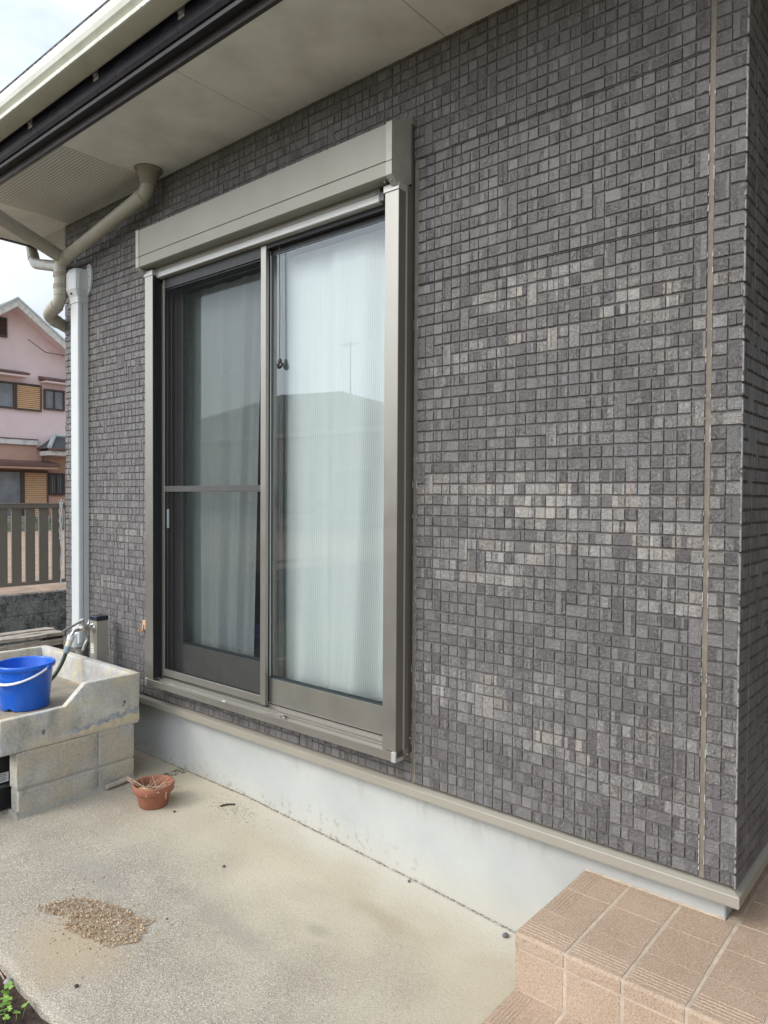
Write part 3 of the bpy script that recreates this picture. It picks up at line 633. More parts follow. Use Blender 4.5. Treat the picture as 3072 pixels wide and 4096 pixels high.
# right sash (outer glass) and left sash (inner)
def sash(x0, x1, y, zr, stile, mt, name='sash', rs=None, gy=.0105):
    m = MB(); yb = y + .024; z0, z1 = .546, 2.515; rs = rs or stile
    m.box(x0, x0 + stile, y, yb, z0, z1, .0012); m.box(x1 - rs, x1, y, yb, z0, z1, .0012); m.box(x0 + stile, x1 - rs, y + .0015, yb, z0, zr, .0015)
    m.build(name, mt, WN); m = MB(); m.box(x0 + stile, x1 - rs, y + .0015, yb, z1 - .02, z1, .001); m.build('sash_top_rail', M['black'], WN)  # sash top rail is black as painted shade, not gasket
    m = MB(); g = .006; a_, b_ = x0 + stile, x1 - rs
    m.box(a_, b_, y + .001, y + .013, zr, zr + .007, .0006); m.box(a_, b_, y + .004, y + .016, zr + .007, zr + .011, .0006); m.box(a_, b_, y + .001, y + .014, z1 - .026, z1 - .02, .0006); m.box(a_, a_ + g, y + .001, y + .014, zr, z1 - .02, .0006); m.box(b_ - g, b_, y + .001, y + .014, zr, z1 - .02, .0006)
    m.build('glazing_gasket', M['rubber'], WN)
    m = MB(); yy = y + gy; m.raw([(a_ + .003, yy, zr + .004), (b_ - .003, yy, zr + .004), (b_ - .003, yy, z1 - .023), (a_ + .003, yy, z1 - .023)], [(0, 1, 2, 3)]); m.build('glass_pane', M['glass'], WN, fix=False)
sash(-1.9075, -1.19, -.006, .658, .012, M['alu'], rs=.045, gy=.004)
m = MB(); m.box(-1.9075, -1.8955, -.0095, -.006, .553, 2.503, .0008); m.box(-1.930, -1.910, -.0145, .020, .551, 2.51, .001); m.build('meeting_stile', M['black'], WN)
m = MB()
for x in (-1.9115, -1.9215): m.box(x, x + .002, -.0160, -.0145, .552, 2.50, .0004)
m.split('stile_rib', M['alu_mid'], WN)
m = MB(); m.box(-1.8925, -1.8900, -.0100, -.005, .665, 2.49, .0005); m.build('stile_highlight_strip', M['alu_light'], WN)
sash(-2.69, -1.90, .052, .70, .055, simple('inner_sash_paint', (.19, .185, .172), .35, .2))
# crescent lock seen through the glass
m = MB(); m.box(-1.934, -1.914, .058, .075, 1.345, 1.385, .003, 2); m.box(-1.915, -1.905, .056, .066, 1.36, 1.43, .003, 2)
m.build('crescent_lock', simple('lock_grey', (.62, .61, .58), .4), WN)
# small fittings on the sill rail
m = MB(); m.tube([(-2.55, -.083, .527), (-2.543, -.083, .5345), (-2.533, -.083, .5372), (-2.523, -.083, .5345), (-2.516, -.083, .527)], .0012, 6); m.box(-2.124, -2.098, -.0905, -.078, .526, .5345, .0025, 2); m.split('rail_clip', M['alu_light'], WN)
m = MB(); m.box(-1.760, -1.738, -.066, -.058, .522, .5385, .001); m.tube([(-1.776, -.068, .534), (-1.757, -.064, .538)], .0018, 6); m.box(-1.736, -1.718, -.077, -.069, .524, .534, .002, 1); m.split('rail_latch', M['alu_mid'], WN)
# pull cord with a weighted knob
m = MB(); m.tube([(-1.822, -.02, 2.56), (-1.8215, -.02, 2.4), (-1.8195, -.019, 2.25), (-1.8200, -.02, 2.1), (-1.818, -.02, 2.036)], .0016, 6); cd = m.build('pull_cord', M['blackplast'], SB)
m = MB(); m.tube([(-1.818, -.02, 2.040), (-1.818, -.02, 2.033), (-1.818, -.02, 2.022)], .01, 14, rs=[.004, .0085, .0085]); m.lathe([(0, -.006), (.010, -.006), (.0165, -.003), (.0165, .003), (.010, .006), (0, .006)], (-1.818, -.02, 2.010), 20, Matrix.Rotation(math.radians(70), 4, 'X')); m.tube([(-1.818, -.026, 2.010), (-1.818, -.032, 2.009)], .006, 10); m.build('cord_knob', M['blackplast'], SB)

# curtains hang inside the window: things of their own
def curtain(name, x0, x1, y, z0, z1, folds, amp, label, seed, taper=0):
    rr = random.Random(seed); nx, nz = 260, 40; ph = [rr.uniform(0, 6.28) for _ in range(6)]; me_v = []; uvs = []
    T = thing(name, ((x0 + x1) / 2, y, z0), label, 'curtain')
    arc = [0.]; 
    def yy(u, t): 
        a = amp * (.35 + .65 * t)
        return y + a * (math.sin(u * folds * 6.28 + ph[0] + .9 * math.sin(u * 5 + ph[1])) * .6 + .35 * math.sin(u * folds * 11.3 + ph[2] + t * 1.5) + .25 * math.sin(u * folds * 3.1 + ph[3]))
    vs = []; fs = []
    for j in range(nz + 1):
        t = j / nz; z = z1 + (z0 - z1) * t; s = 0; pv = None
        for i in range(nx + 1):
            u = i / nx; x = x0 + (x1 - x0) * u + taper * (t ** 1.5) * (.5 - u) + .006 * math.sin(t * 4 + u * 9)
            p = Vector((x, yy(u, t), z + (.006 * math.sin(u * 17) if j == nz else 0))); vs.append(p)
            if pv is not None: s += (p - pv).length
            uvs.append((s, z)); pv = p
    for j in range(nz):
        for i in range(nx): k = j * (nx + 1) + i; fs.append((k, k + 1, k + nx + 2, k + nx + 1))
    m = MB(); m.raw(vs, fs, True); o = m.build('fabric', M['curtain'], T, fix=False)
    uv = o.data.uv_layers.new(name='UVMap')
    for lp in o.data.loops: uv.data[lp.index].uv = uvs[lp.vertex_index]
    m = MB(); k0 = (nz - 1) * (nx + 1)
    hv = [v + Vector((0, -.003, .010)) for v in vs[nz * (nx + 1):]] + [v + Vector((0, -.003, -.006)) for v in vs[nz * (nx + 1):]]; q = nx + 1
    m.raw(hv, [(i, i + 1, q + i + 1, q + i) for i in range(nx)], True); m.build('hem', simple('curtain_hem_white', (.72, .78, .77), .9), T, fix=False)
curtain('lace_curtain', -1.955, -1.22, .105, .622, 2.56, 2.6, .045, 'pale striped lace curtain behind the clear right-hand glass', 4)
curtain('lace_curtain', -2.78, -2.12, .135, .640, 2.50, 4.5, .026, 'grey-looking lace curtain behind the insect screen on the left', 8, .10)

# ------------------------------------------------------------------ downspout, duct cover, hook
D = thing('downspout', (-3.62, -.1, 2.5), 'beige round downspout angling under the eave to the wall corner', 'downspout')
PR = .0345
def bend(p0, p1, p2, r=.05, n=6):
    p0, p1, p2 = Vector(p0), Vector(p1), Vector(p2); a = p1 + (p0 - p1).normalized() * r; b = p1 + (p2 - p1).normalized() * r
    return [a.lerp(p1, t / n).lerp(p1.lerp(b, t / n), t / n) for t in range(n + 1)]
def path(pts, r=.05):
    o = [Vector(pts[0])]
    for i in range(1, len(pts) - 1): o += bend(pts[i - 1], pts[i], pts[i + 1], r)
    return o + [Vector(pts[-1])]
A0, A1, A2, A3, A4, A5, A6 = (-2.705, -.095, 3.06), (-2.712, -.095, 2.955), (-3.625, -.095, 2.795), (-3.628, -.095, 2.565), (-3.765, -.115, 2.508), (-3.825, .085, 2.455), (-3.822, .125, .2)
m = MB(); m.tube(path([A0, A1, A2, A3, A4, A5, A6], .055), PR, 20); m.build('pipe', M['pipe'], D)
def collar(p, q, r, l, off, name='collar', mt='pipe'):
    p, q = Vector(p), Vector(q); d = (q - p).normalized(); c = p + d * off; m = MB(); m.tube([c - d * l / 2, c + d * l / 2], r, 20); m.build(name, M[mt], D)
collar(A1, A2, .0375, .05, .06); collar(A2, A1, .0375, .05, .065); collar(A2, A3, .037, .05, .065); collar(A3, A2, .0375, .04, .06); collar(A3, A4, .0385, .05, .06); collar(A4, A5, .0385, .05, .06)
for z in (2.722, 2.655): m = MB(); m.tube([(-3.628, -.095, z - .012), (-3.628, -.095, z + .012)], .0395, 20); m.box(-3.615, -3.59, -.1, 0, z - .008, z + .008, .002); m.build('clamp', simple('clamp_tan', (.33, .27, .215), .5), D)
m = MB(); m.lathe([(.03, -.075), (.041, -.075), (.043, -.04), (.050, -.035), (.053, -.012), (.066, -.010), (.070, 0), (.03, 0)], (-2.705, -.095, 3.061), 28); m.build('soffit_flange', simple('flange', (.30, .27, .215), .5), D)
m = MB()
for a_ in (.3, 2.4, 4.5): m.lathe([(0, -.014), (.006, -.014), (.007, 0), (0, 0)], (-2.705 + .064 * math.cos(a_), -.095 + .064 * math.sin(a_), 3.060), 8)
m.split('screw', M['screwdark'], D)
# the two feeder pipes from the gutters into the corner
m = MB(); m.tube(path([(-3.60, -.10, 2.815), (-3.37, -.80, 2.965), (-3.36, -.74, 3.20)], .04), .036, 20); m.build('feeder_pipe', M['pipe'], D)
m = MB(); m.tube(path([(-3.62, -.09, 2.77), (-4.28, .05, 2.955), (-4.40, .06, 3.2)], .05), .033, 20); m.build('feeder_pipe', M['pipe'], D)
collar((-4.28, .05, 2.955), (-4.40, .06, 3.2), .036, .04, .06)

U = thing('duct_cover', (-3.54, -.03, .56), 'white plastic duct cover running up the wall beside the corner', 'duct cover')
m = MB(); m.extr([(-3.584, 0), (-3.584, -.050), (-3.580, -.058), (-3.572, -.061), (-3.503, -.061), (-3.495, -.058), (-3.492, -.050), (-3.492, -.030), (-3.4895, -.029), (-3.4895, 0)], .60, 2.575, 'z'); m.build('body', M['duct'], U)
m = MB(); m.box(-3.4925, -3.4905, -.0325, -.0305, .60, 2.575, 0); m.build('seam', M['alu_dark'], U)
def ring(x0, x1, y, r): return [(x0, 0), (x0, y + r), (x0 + r * .3, y + r * .3), (x0 + r, y), (x1 - r, y), (x1 - r * .3, y + r * .3), (x1, y + r), (x1, 0)]
def loft(m, secs):
    n = len(secs[0][1]); vs = []
    for z, p in secs: vs += [(a_, b_, z) for a_, b_ in p]
    m.raw(vs, [(k * n + i, k * n + (i + 1) % n, (k + 1) * n + (i + 1) % n, (k + 1) * n + i) for k in range(len(secs) - 1) for i in range(n)] + [tuple(range(n)), tuple(range((len(secs) - 1) * n, len(secs) * n))])
m = MB(); loft(m, [(2.552, ring(-3.588, -3.487, -.065, .012)), (2.585, ring(-3.588, -3.487, -.066, .012)), (2.628, ring(-3.602, -3.474, -.084, .022)), (2.72, ring(-3.602, -3.474, -.084, .024)), (2.742, ring(-3.594, -3.482, -.076, .028)), (2.748, ring(-3.582, -3.494, -.06, .026))]); m.build('top_cap', M['duct'], U)
m = MB(); pts = [(-3.475, 2.60), (-3.452, 2.625), (-3.440, 2.66), (-3.436, 2.73), (-3.444, 2.762), (-3.462, 2.775), (-3.482, 2.765), (-3.49, 2.745), (-3.49, 2.60)]
m.raw([(a_, -.010, b_) for a_, b_ in pts] + [(a_, 0, b_) for a_, b_ in pts], [tuple(range(9))] + [(i, (i + 1) % 9, 9 + (i + 1) % 9, 9 + i) for i in range(9)]); m.build('wall_flange', M['duct'], U)
m = MB(); screw(m, -3.462, -.010, 2.757); screw(m, -3.458, -.010, 2.70); screw(m, -3.462, -.01, 2.64); m.split('screw', M['screwdark'], U)
m = MB(); m.box(-3.553, -3.528, -.0770, -.070, 2.600, 2.612, .003, 2); m.build('slot', M['blackplast'], U)
m = MB(); m.tube([(-3.538, -.034, .655), (-3.538, -.034, .605), (-3.538, -.034, .575)], .05, 24, rs=[.052, .052, .046], sy=.70); m.build('end_cap', M['duct'], U)
m = MB(); m.tube([(-3.538, -.03, .60), (-3.538, -.03, .45), (-3.50, -.02, .10)], .024, 14); m.build('wrapped_pipe', simple('pipe_tape', (.36, .34, .31), .7), U)
K_ = thing('wall_hook', (-2.905, -.01, .75), 'small orange adhesive hook stuck on the tiles left of the window', 'hook')
m = MB(); m.box(-2.918, -2.888, -.004, .002, .745, .795, .004, 2); m.build('base', M['pinkclip'], K_); m = MB(); m.tube([(-2.905, -.006, .772), (-2.905, -.010, .742), (-2.908, -.020, .734), (-2.912, -.028, .742), (-2.913, -.030, .752)], .005, 8); m.build('prong', M['pinkclip'], K_)

# ------------------------------------------------------------------ sink, its blocks, bucket, post, tap, hose
X = -2.68
B = thing('block_pier', (X - .05, -.47, .06), 'concrete block pier carrying the near end of the sink', 'block pier', 'piers under the sink')
def pier(x1, root):
    x0 = x1 - .075
    def blk(ya, yb, za, zb):
        bm = bmesh.new(); bmesh.ops.create_cube(bm, size=1)
        for v in bm.verts: v.co = Vector(((x0 + x1) / 2 + v.co.x * .075, (ya + yb) / 2 + v.co.y * (yb - ya), (za + zb) / 2 + v.co.z * (zb - za)))
        bmesh.ops.subdivide_edges(bm, edges=bm.edges[:], cuts=7, use_grid_fill=True)
        for v in bm.verts:
            n_ = noise.noise_vector(v.co * 30) * .0012 + noise.noise_vector(v.co * 9) * .0012; v.co += n_
        mm = MB(); mm.bm(bm, True); o = mm.build('block', M['block'], root, merge=True); o.data.polygons.foreach_set('use_smooth', [True] * len(o.data.polygons))
        md = o.modifiers.new('b', 'BEVEL'); md.width = .003; md.segments = 2; md.limit_method = 'ANGLE'; md.angle_limit = .9
    for ya, yb, za, zb in ((-.748, -.379, .178, .338), (-.375, -.194, .178, .338), (-.742, -.379, .055, .168), (-.375, -.194, .055, .168)): blk(ya, yb, za, zb)
    mm = MB(); mm.box(x0 + .004, x1 - .003, -.742, -.198, .165, .181, .001); mm.box(x0 + .004, x1 - .004, -.3795, -.3745, .06, .336, 0)
    n = 24; vs = []
    for i in range(n + 1):
        y = -.752 + .56 * i / n; j = .003 * noise.noise(Vector((y * 25, 1, x1)))
        vs += [(x0 - .008, y, .045), (x0 + .002, y, .075 + j), (x1 - .002, y, .082 + j), (x1 + .012 + j, y, .044)]
    mm.raw(vs, [(i * 4 + q, i * 4 + q + 1, i * 4 + q + 5, i * 4 + q + 4) for i in range(n) for q in range(3)] + [(0, 1, 2, 3), (n * 4 + 3, n * 4 + 2, n * 4 + 1, n * 4)]); mm.build('mortar', M['mortar'], root)
pier(X, B)
B2 = thing('block_pier', (X - .9, -.47, .06), 'concrete block pier at the hidden far end of the sink', 'block pier', 'piers under the sink'); pier(X - .86, B2)
S = thing('concrete_sink', (X - .5, -.49, .34), 'weathered concrete yard sink with sloping side wall on block piers', 'sink')
def slabwall(prof, t0, t1, axis, bev=.005):
    """prof polygon, extruded, finely subdivided and roughened"""
    bm = bmesh.new(); P_ = (lambda p, t: (t, p[0], p[1])) if axis == 'x' else (lambda p, t: (p[0], t, p[1]))
    v0 = [bm.verts.new(P_(p, t0)) for p in prof]; v1 = [bm.verts.new(P_(p, t1)) for p in prof]; n = len(prof)
    bm.faces.new(v0[::-1]); bm.faces.new(v1)
    for i in range(n): bm.faces.new((v0[i], v0[(i + 1) % n], v1[(i + 1) % n], v1[i]))
    bmesh.ops.recalc_face_normals(bm, faces=bm.faces); bmesh.ops.bevel(bm, geom=bm.edges[:], offset=bev, segments=2, profile=.5, affect='EDGES')
    bmesh.ops.triangulate(bm, faces=bm.faces)
    for _ in range(3):
        es = [e for e in bm.edges if e.calc_length() > .035]
        if not es: break
        bmesh.ops.subdivide_edges(bm, edges=es, cuts=1); bmesh.ops.triangulate(bm, faces=bm.faces)
    for v in bm.verts: v.co += noise.noise_vector(v.co * 14) * .0016 + noise.noise_vector(v.co * 45) * .0007
    return bm
FL = .445
m = MB(); m.bm(slabwall([(-.818, .340), (-.166, .338), (-.160, .582), (-.440, .584), (-.533, .494), (-.816, .492)], X, X - .036, 'x'), True)
so_ = m.build('side_wall', M['sink'], S)
m = MB(); m.bm(slabwall([(-.818, .340), (-.166, .338), (-.160, .582), (-.440, .584), (-.533, .494), (-.816, .492)], X - 1.0, X - .964, 'x'), True); m.build('side_wall', M['sink'], S)
m = MB(); m.bm(slabwall([(X - .034, .340), (X - .966, .340), (X - .966, .583), (X - .034, .583)], -.160, -.205, 'y'), True); m.build('back_wall', M['sink'], S)
m = MB(); m.bm(slabwall([(X - .034, .340), (X - .966, .340), (X - .966, .470), (X - .034, .470)], -.817, -.770, 'y'), True); m.build('front_lip', M['sink'], S)
m = MB(); m.box(X - .966, X - .034, -.775, -.200, .36, FL, 0); m.build('basin_floor', conc('basin_floor_concrete', (.27, .235, .19), (.36, .315, .25), yellow=(.46, .36, .22), bd=.003, dark=.7), S)
# peeling paint on the outer side
def patch(poly, x, mat, name, parent):
    m = MB(); m.raw([(x, p[0], p[1]) for p in poly], [tuple(range(len(poly)))]); m.build(name, mat, parent, fix=False)
def jag(y, k, a): return a * noise.fractal(Vector((y * k, 3, 1)), .6, 2.1, 5)
N_ = 150; ys = [-.505 + .337 * i / N_ for i in range(N_ + 1)]
top = [(y, .362 + .034 * (i / N_) + jag(y, 26, .016)) for i, y in enumerate(ys)]
patch([(-.505, .352)] + top + [(-.168, .352)], X + .0024, simple('bare_yellow_render', (.56, .49, .34), .9, vs=30, var=.15), 'bare_patch', S)
top2 = [(y, max(top[i][1] + .002, .377 + .048 * (i / N_) + jag(y + 5, 18, .022))) for i, y in enumerate(ys)]
patch([(-.515, .356), (-.513, .385)] + top2 + [(-.166, .354)], X + .0017, simple('grey_blue_paint_residue', (.36, .375, .40), .85, vs=34, var=.35), 'paint_residue', S)
for cy, cz, sc_ in ((-.635, .405, .012), (-.245, .455, .008), (-.252, .440, .006)):
    n = 22; patch([(cy + sc_ * (.5 + .5 * R.random()) * math.cos(6.283 * k / n), cz + sc_ * (.7 + .6 * R.random()) * math.sin(6.283 * k / n)) for k in range(n)], X + .0026, simple('dark_spot', (.16, .17, .19), .9, vs=60, var=.5), 'dark_spot', S)
def bucket():
    c = Vector((-3.0, -.575, FL)); T = thing('bucket', c, 'blue plastic bucket with a white grip handle, standing in the sink', 'bucket')
    m = MB(); pf = [(0, .012), (.098, .012), (.101, .004), (.104, .0), (.1065, .006), (.1215, .185), (.1225, .190), (.1305, .190), (.133, .193), (.134, .205), (.132, .2115), (.128, .213), (.1235, .211), (.1215, .205), (.1045, .018), (0, .018)]
    n = 64; vs = []; fs = []
    for i in range(n):
        a_ = 2 * PI * i / n; notch = max(0, 1 - abs(((a_ - math.radians(-62) + PI) % (2 * PI)) - PI) / .22)
        for j, (r, z) in enumerate(pf):
            zz = z + (.014 * notch ** .7 if j in (1, 2, 3, 4) else 0) * (1 if z < .01 else .3); vs.append(c + Vector((r * math.cos(a_), r * math.sin(a_), zz)))
    k = len(pf)
    for i in range(n):
        for j in range(k - 1): fs.append((i * k + j, ((i + 1) % n) * k + j, ((i + 1) % n) * k + j + 1, i * k + j + 1))
    m.raw(vs, fs, True); m.build('body', M['blue'], T)
    # handle hanging along the front: ears at the left and right rim
    ea, sp = math.radians(22), 1.
    pts = []; A_, B_ = c + Vector((.1375 * math.cos(ea), .1375 * math.sin(ea), .198)), c + Vector((.1375 * math.cos(ea + PI), .1375 * math.sin(ea + PI), .198))
    side = Vector((math.sin(ea), -math.cos(ea), 0))
    for i in range(33):
        t = PI * i / 32; p = (A_ + B_) / 2 + (A_ - B_) / 2 * math.cos(t) + side * .138 * math.sin(t) + Vector((0, 0, -.062 * math.sin(t))); 
        pts.append(p)
    m = MB(); m.tube(pts, .009, 12, rs=[.0085 if 9 < i < 23 else .007 for i in range(33)], sy=.65); m.build('handle', M['whiteplast'], T)
    for P_ in (A_, B_): m = MB(); m.lathe([(0, -.012), (.009, -.012), (.009, .012), (0, .012)], P_, 14, Matrix.Rotation(PI / 2, 4, 'Y')); m.build('ear', M['blue'], T)
bucket()
Pst = thing('water_post', (-3.195, -.0975, .05), 'beige ribbed water post with a dark cap standing behind the sink', 'water post')
m = MB(); x0, x1, y0, y1 = -3.231, -3.159, -.130, -.066
prf = [(x0, y1), (x0, y0)]
for i in range(8): a_ = x0 + .004 + (x1 - x0 - .008) * i / 8; prf += [(a_, y0), (a_ + .0006, y0 + .0008), (a_ + .0012, y0 + .0008), (a_ + .0018, y0)]
prf += [(x1, y0)]
for i in range(9): a_ = y0 + .006 + (y1 - y0 - .010) * i / 9; prf += [(x1, a_), (x1 - .0008, a_ + .0006), (x1 - .0008, a_ + .0014), (x1, a_ + .002)]
prf += [(x1, y1)]
m.extr(prf, .05, .777, 'z'); m.build('column', M['post'], Pst)
m = MB(); m.box(x0 - .003, x1 + .003, y0 - .003, y1 + .003, .775, .800, .004, 2); m.build('cap', M['navy'], Pst)
m = MB(); m.box(-3.222, -3.186, y0 - .0012, y0 - .0004, .598, .650, .0004); m.build('label_plate', simple('plate_cream', (.70, .69, .60), .5), Pst)
m = MB(); 
for z in (.640, .622, .608): m.box(-3.216, -3.192, y0 - .0016, y0 - .0013, z, z + .0022, 0)
m.build('plate_print', M['ink'], Pst)
T = thing('water_tap', (-3.195, -.16, .73), 'chrome twin garden tap with a long lever on the water post', 'tap'); tx = -3.195
m = MB(); m.lathe([(0, 0), (.026, 0), (.026, .004), (.018, .009), (0, .010)], (tx, -.131, .738), 24, Matrix.Rotation(PI / 2, 4, 'X')); m.build('wall_flange', M['chrome'], T)
m = MB(); m.tube([(tx, -.135, .738), (tx, -.16, .740), (tx, -.178, .742), (tx, -.198, .742), (tx, -.208, .740)], .014, 16, rs=[.011, .016, .020, .018, .010]); m.tube([(tx, -.168, .738), (tx, -.165, .718), (tx, -.163, .706)], .012, 14, rs=[.014, .0115, .013]); m.tube([(tx, -.178, .745), (tx, -.190, .768), (tx, -.194, .779)], .012, 14, rs=[.013, .011, .012]); m.tube([(tx, -.205, .738), (tx, -.222, .735)], .0095, 6); m.build('valve_body', M['chrome'], T)
m = MB(); m.tube([(tx, -.164, .712), (tx, -.163, .700)], .0125, 6); m.tube([(tx, -.190, .774), (tx, -.197, .789)], .0125, 6); m.build('hex_nut', M['chrome'], T)
m = MB(); m.tube([(tx, -.196, .781), (tx + .002, -.225, .770), (tx + .006, -.262, .756), (tx + .008, -.300, .741)], .006, 12, rs=[.0065, .0055, .0065, .0075]); m.build('lever', M['brasspipe'], T)
m = MB(); m.tube([(tx, -.158, .757), (tx - .004, -.152, .772), (tx - .010, -.146, .779)], .004, 8, rs=[.007, .005, .003]); m.tube([(tx, -.150, .750), (tx + .010, -.143, .757), (tx + .018, -.140, .757)], .004, 8, rs=[.008, .006, .004]); m.tube([(tx + .002, -.165, .752), (tx + .012, -.145, .738), (tx + .016, -.138, .728)], .004, 8, rs=[.006, .0065, .004]); m.build('cross_handle', M['chrome'], T)
m = MB(); m.tube(path([(tx, -.163, .706), (tx, -.160, .680), (tx, -.178, .650), (tx, -.188, .622)], .012), .0085, 14, cap=False); m.tube([(tx, -.188, .6225), (tx, -.187, .6255)], .0055, 12); m.build('spout', M['brasspipe'], T)
m = MB(); m.tube(path([(tx, -.215, .737), (tx, -.236, .735), (tx, -.252, .712), (tx, -.255, .700)], .012), .008, 14); m.build('spout', M['chrome'], T)
h = thing('garden_hose', (tx, -.27, .66), 'dark green hose with a white connector hanging from the tap into the sink', 'hose')
a0, a1 = Vector((tx, -.250, .712)), Vector((tx, -.283, .622)); dd = (a1 - a0).normalized()
m = MB(); m.tube([a0 - dd * .002, a0 + dd * .026], .019, 24); m.build('clamp_collar', M['whiteplast'], h)
m = MB(); m.tube([a0 + dd * .026, a0 + dd * .034, a0 + dd * .060], .0155, 20, rs=[.014, .0165, .0155]); m.build('connector', M['cream'], h)
m = MB(); n = 36; prof = []
for i in range(n): pass
vs = []; 
for k, (tt, r) in enumerate(((.060, .0165), (.090, .0150), (.096, .011))):
    for j in range(n): an = 2 * PI * j / n; rr_ = r * (1 + (.05 if j % 2 else 0)); vs.append(a0 + dd * tt + Vector((1, 0, 0)) * math.cos(an) * rr_ + dd.cross(Vector((1, 0, 0))) * math.sin(an) * rr_)
m.raw(vs, [(k * n + j, k * n + (j + 1) % n, (k + 1) * n + (j + 1) % n, (k + 1) * n + j) for k in (0, 1) for j in range(n)]); m.build('ribbed_nut', M['greyblue'], h)
m = MB(); e0 = a0 + dd * .09; pts = [e0, e0 + dd * .03, Vector((tx, -.315, .555)), Vector((tx + .0, -.355, .505)), Vector((tx - .01, -.42, .465)), Vector((tx - .06, -.50, .458)), Vector((tx - .18, -.56, .457)), Vector((tx - .30, -.52, .457))]
sm = []
for i in range(len(pts) - 1):
    p0, p1, p2, p3 = pts[max(0, i - 1)], pts[i], pts[i + 1], pts[min(len(pts) - 1, i + 2)]
    for t in (0, .25, .5, .75): sm.append(.5 * ((2 * p1) + (-p0 + p2) * t + (2 * p0 - 5 * p1 + 4 * p2 - p3) * t * t + (-p0 + 3 * p1 - 3 * p2 + p3) * t ** 3))
m.tube(sm + [pts[-1]], .0105, 14); m.build('tube', M['hosegreen'], h)
# black bin under the sink
bn = thing('storage_bin', (-3.1, -.74, .06), 'black plastic bin with a white paper label under the sink', 'bin')
m = MB(); m.box(-3.25, -2.81, -1.06, -.70, .058, .158, .012, 2); m.box(-3.245, -2.815, -1.055, -.705, .168, .30, .012, 2); m.build('body', simple('black_bin_plastic', (.016, .015, .017), .4), bn)
m = MB(); m.box(-3.26, -2.80, -1.07, -.695, .155, .170, .006, 2); m.build('rim', simple('grey_rim', (.06, .06, .065), .4), bn)
m = MB(); m.box(-2.8150, -2.8138, -.80, -.728, .180, .222, 0); m.build('label', M['paperlabel'], bn)
m = MB()
for i, z in enumerate((.186, .193, .200, .207, .214)): m.box(-2.8137, -2.8134, -.79, -.740 + .004 * (i % 2), z, z + (.0025 if i < 4 else .004), 0)
m.build('label_print', M['ink'], bn)

# ------------------------------------------------------------------ pot, twigs, debris
pc = Vector((-2.352, -.292, gz(-2.35, -.29)))
T = thing('flower_pot', pc, 'small terracotta pot of dead roots on the concrete by the foundation', 'flower pot')
m = MB(); m.lathe([(0, .0), (.058, 0), (.061, .003), (.076, .062), (.077, .066), (.086, .067), (.0885, .070), (.091, .099), (.089, .102), (.083, .102), (.081, .098), (.076, .066), (.066, .03), (.06, .02)], pc, 48); m.build('body', M['terra'], T)
m = MB(); n = 30; vs = [pc + Vector((0, 0, .062))]
for j in range(1, 7):
    for i in range(n): a_ = 2 * PI * i / n; r = .075 * j / 6; vs.append(pc + Vector((r * math.cos(a_), r * math.sin(a_), .058 + .010 * noise.noise(Vector((r * 40 * math.cos(a_), r * 40 * math.sin(a_), 1))))))
m.raw(vs, [(0, 1 + i, 1 + (i + 1) % n) for i in range(n)] + [(1 + (j - 1) * n + i, 1 + j * n + i, 1 + j * n + (i + 1) % n, 1 + (j - 1) * n + (i + 1) % n) for j in range(1, 6) for i in range(n)], True); m.build('soil', M['potsoil'], T)
T = thing('dead_roots', pc + Vector((0, 0, .07)), 'dry tangled roots and twigs lying in the terracotta pot', 'dead plant')
m = MB(); rr = random.Random(12)
for i in range(46):
    a_ = rr.uniform(0, 6.28) if i > 22 else rr.gauss(.3, .7); p = pc + Vector((rr.uniform(-.03, .03), rr.uniform(-.03, .03), .066)); L_ = rr.uniform(.05, .125); pts = [p]; dr = Vector((math.cos(a_), math.sin(a_), rr.uniform(.15, .9))).normalized()
    for k in range(6):
        dr = (dr + Vector((rr.uniform(-.35, .35), rr.uniform(-.35, .35), rr.uniform(-.3, .16)))).normalized(); q = pts[-1] + dr * L_ / 6
        if q.z < pc.z + .06: q.z = pc.z + .062
        pts.append(q)
    r0 = rr.uniform(.0014, .0030); m.tube(pts, r0, 5, rs=[r0 * (1 - k * .11) for k in range(7)])
m.tube([pc + Vector((-.095, -.075, .125)), pc + Vector((-.05, -.05, .10)), pc + Vector((0, -.03, .08))], .003, 6); m.tube([pc + Vector((-.085, -.082, .118)), pc + Vector((-.04, -.05, .088))], .0025, 6)
m.build('roots', M['twig'], T, fix=False)
m = MB()
for cx, cy, a_, s in ((-.02, -.052, .4, .030), (.0, -.045, 1.1, .026)):
    q = [(-1, 0, 0), (-.3, -.45, .25), (.5, -.35, .3), (1, 0, .1), (.4, .4, .45), (-.4, .4, .35)]
    m.raw([pc + Vector((cx, cy, .074)) + Matrix.Rotation(a_, 3, 'Z') @ Vector(p) * s for p in q], [(0, 1, 2, 3), (0, 3, 4, 5)])
m.build('dry_leaf', M['leafdry'], T, fix=False)
def lump(m, c, s, rr, flat=.7, mi=0):
    vs = [Vector((1, 0, 0)), Vector((-1, 0, 0)), Vector((0, 1, 0)), Vector((0, -1, 0)), Vector((0, 0, flat)), Vector((0, 0, -flat * .5))]
    Rm = Matrix.Rotation(rr.uniform(0, 6.28), 3, 'Z') @ Matrix.Rotation(rr.uniform(-.5, .5), 3, 'X')
    vs = [Vector(c) + Rm @ (v * s * rr.uniform(.6, 1.2)) for v in vs]
    m.raw(vs, [(0, 2, 4), (2, 1, 4), (1, 3, 4), (3, 0, 4), (2, 0, 5), (1, 2, 5), (3, 1, 5), (0, 3, 5)], False, mi)
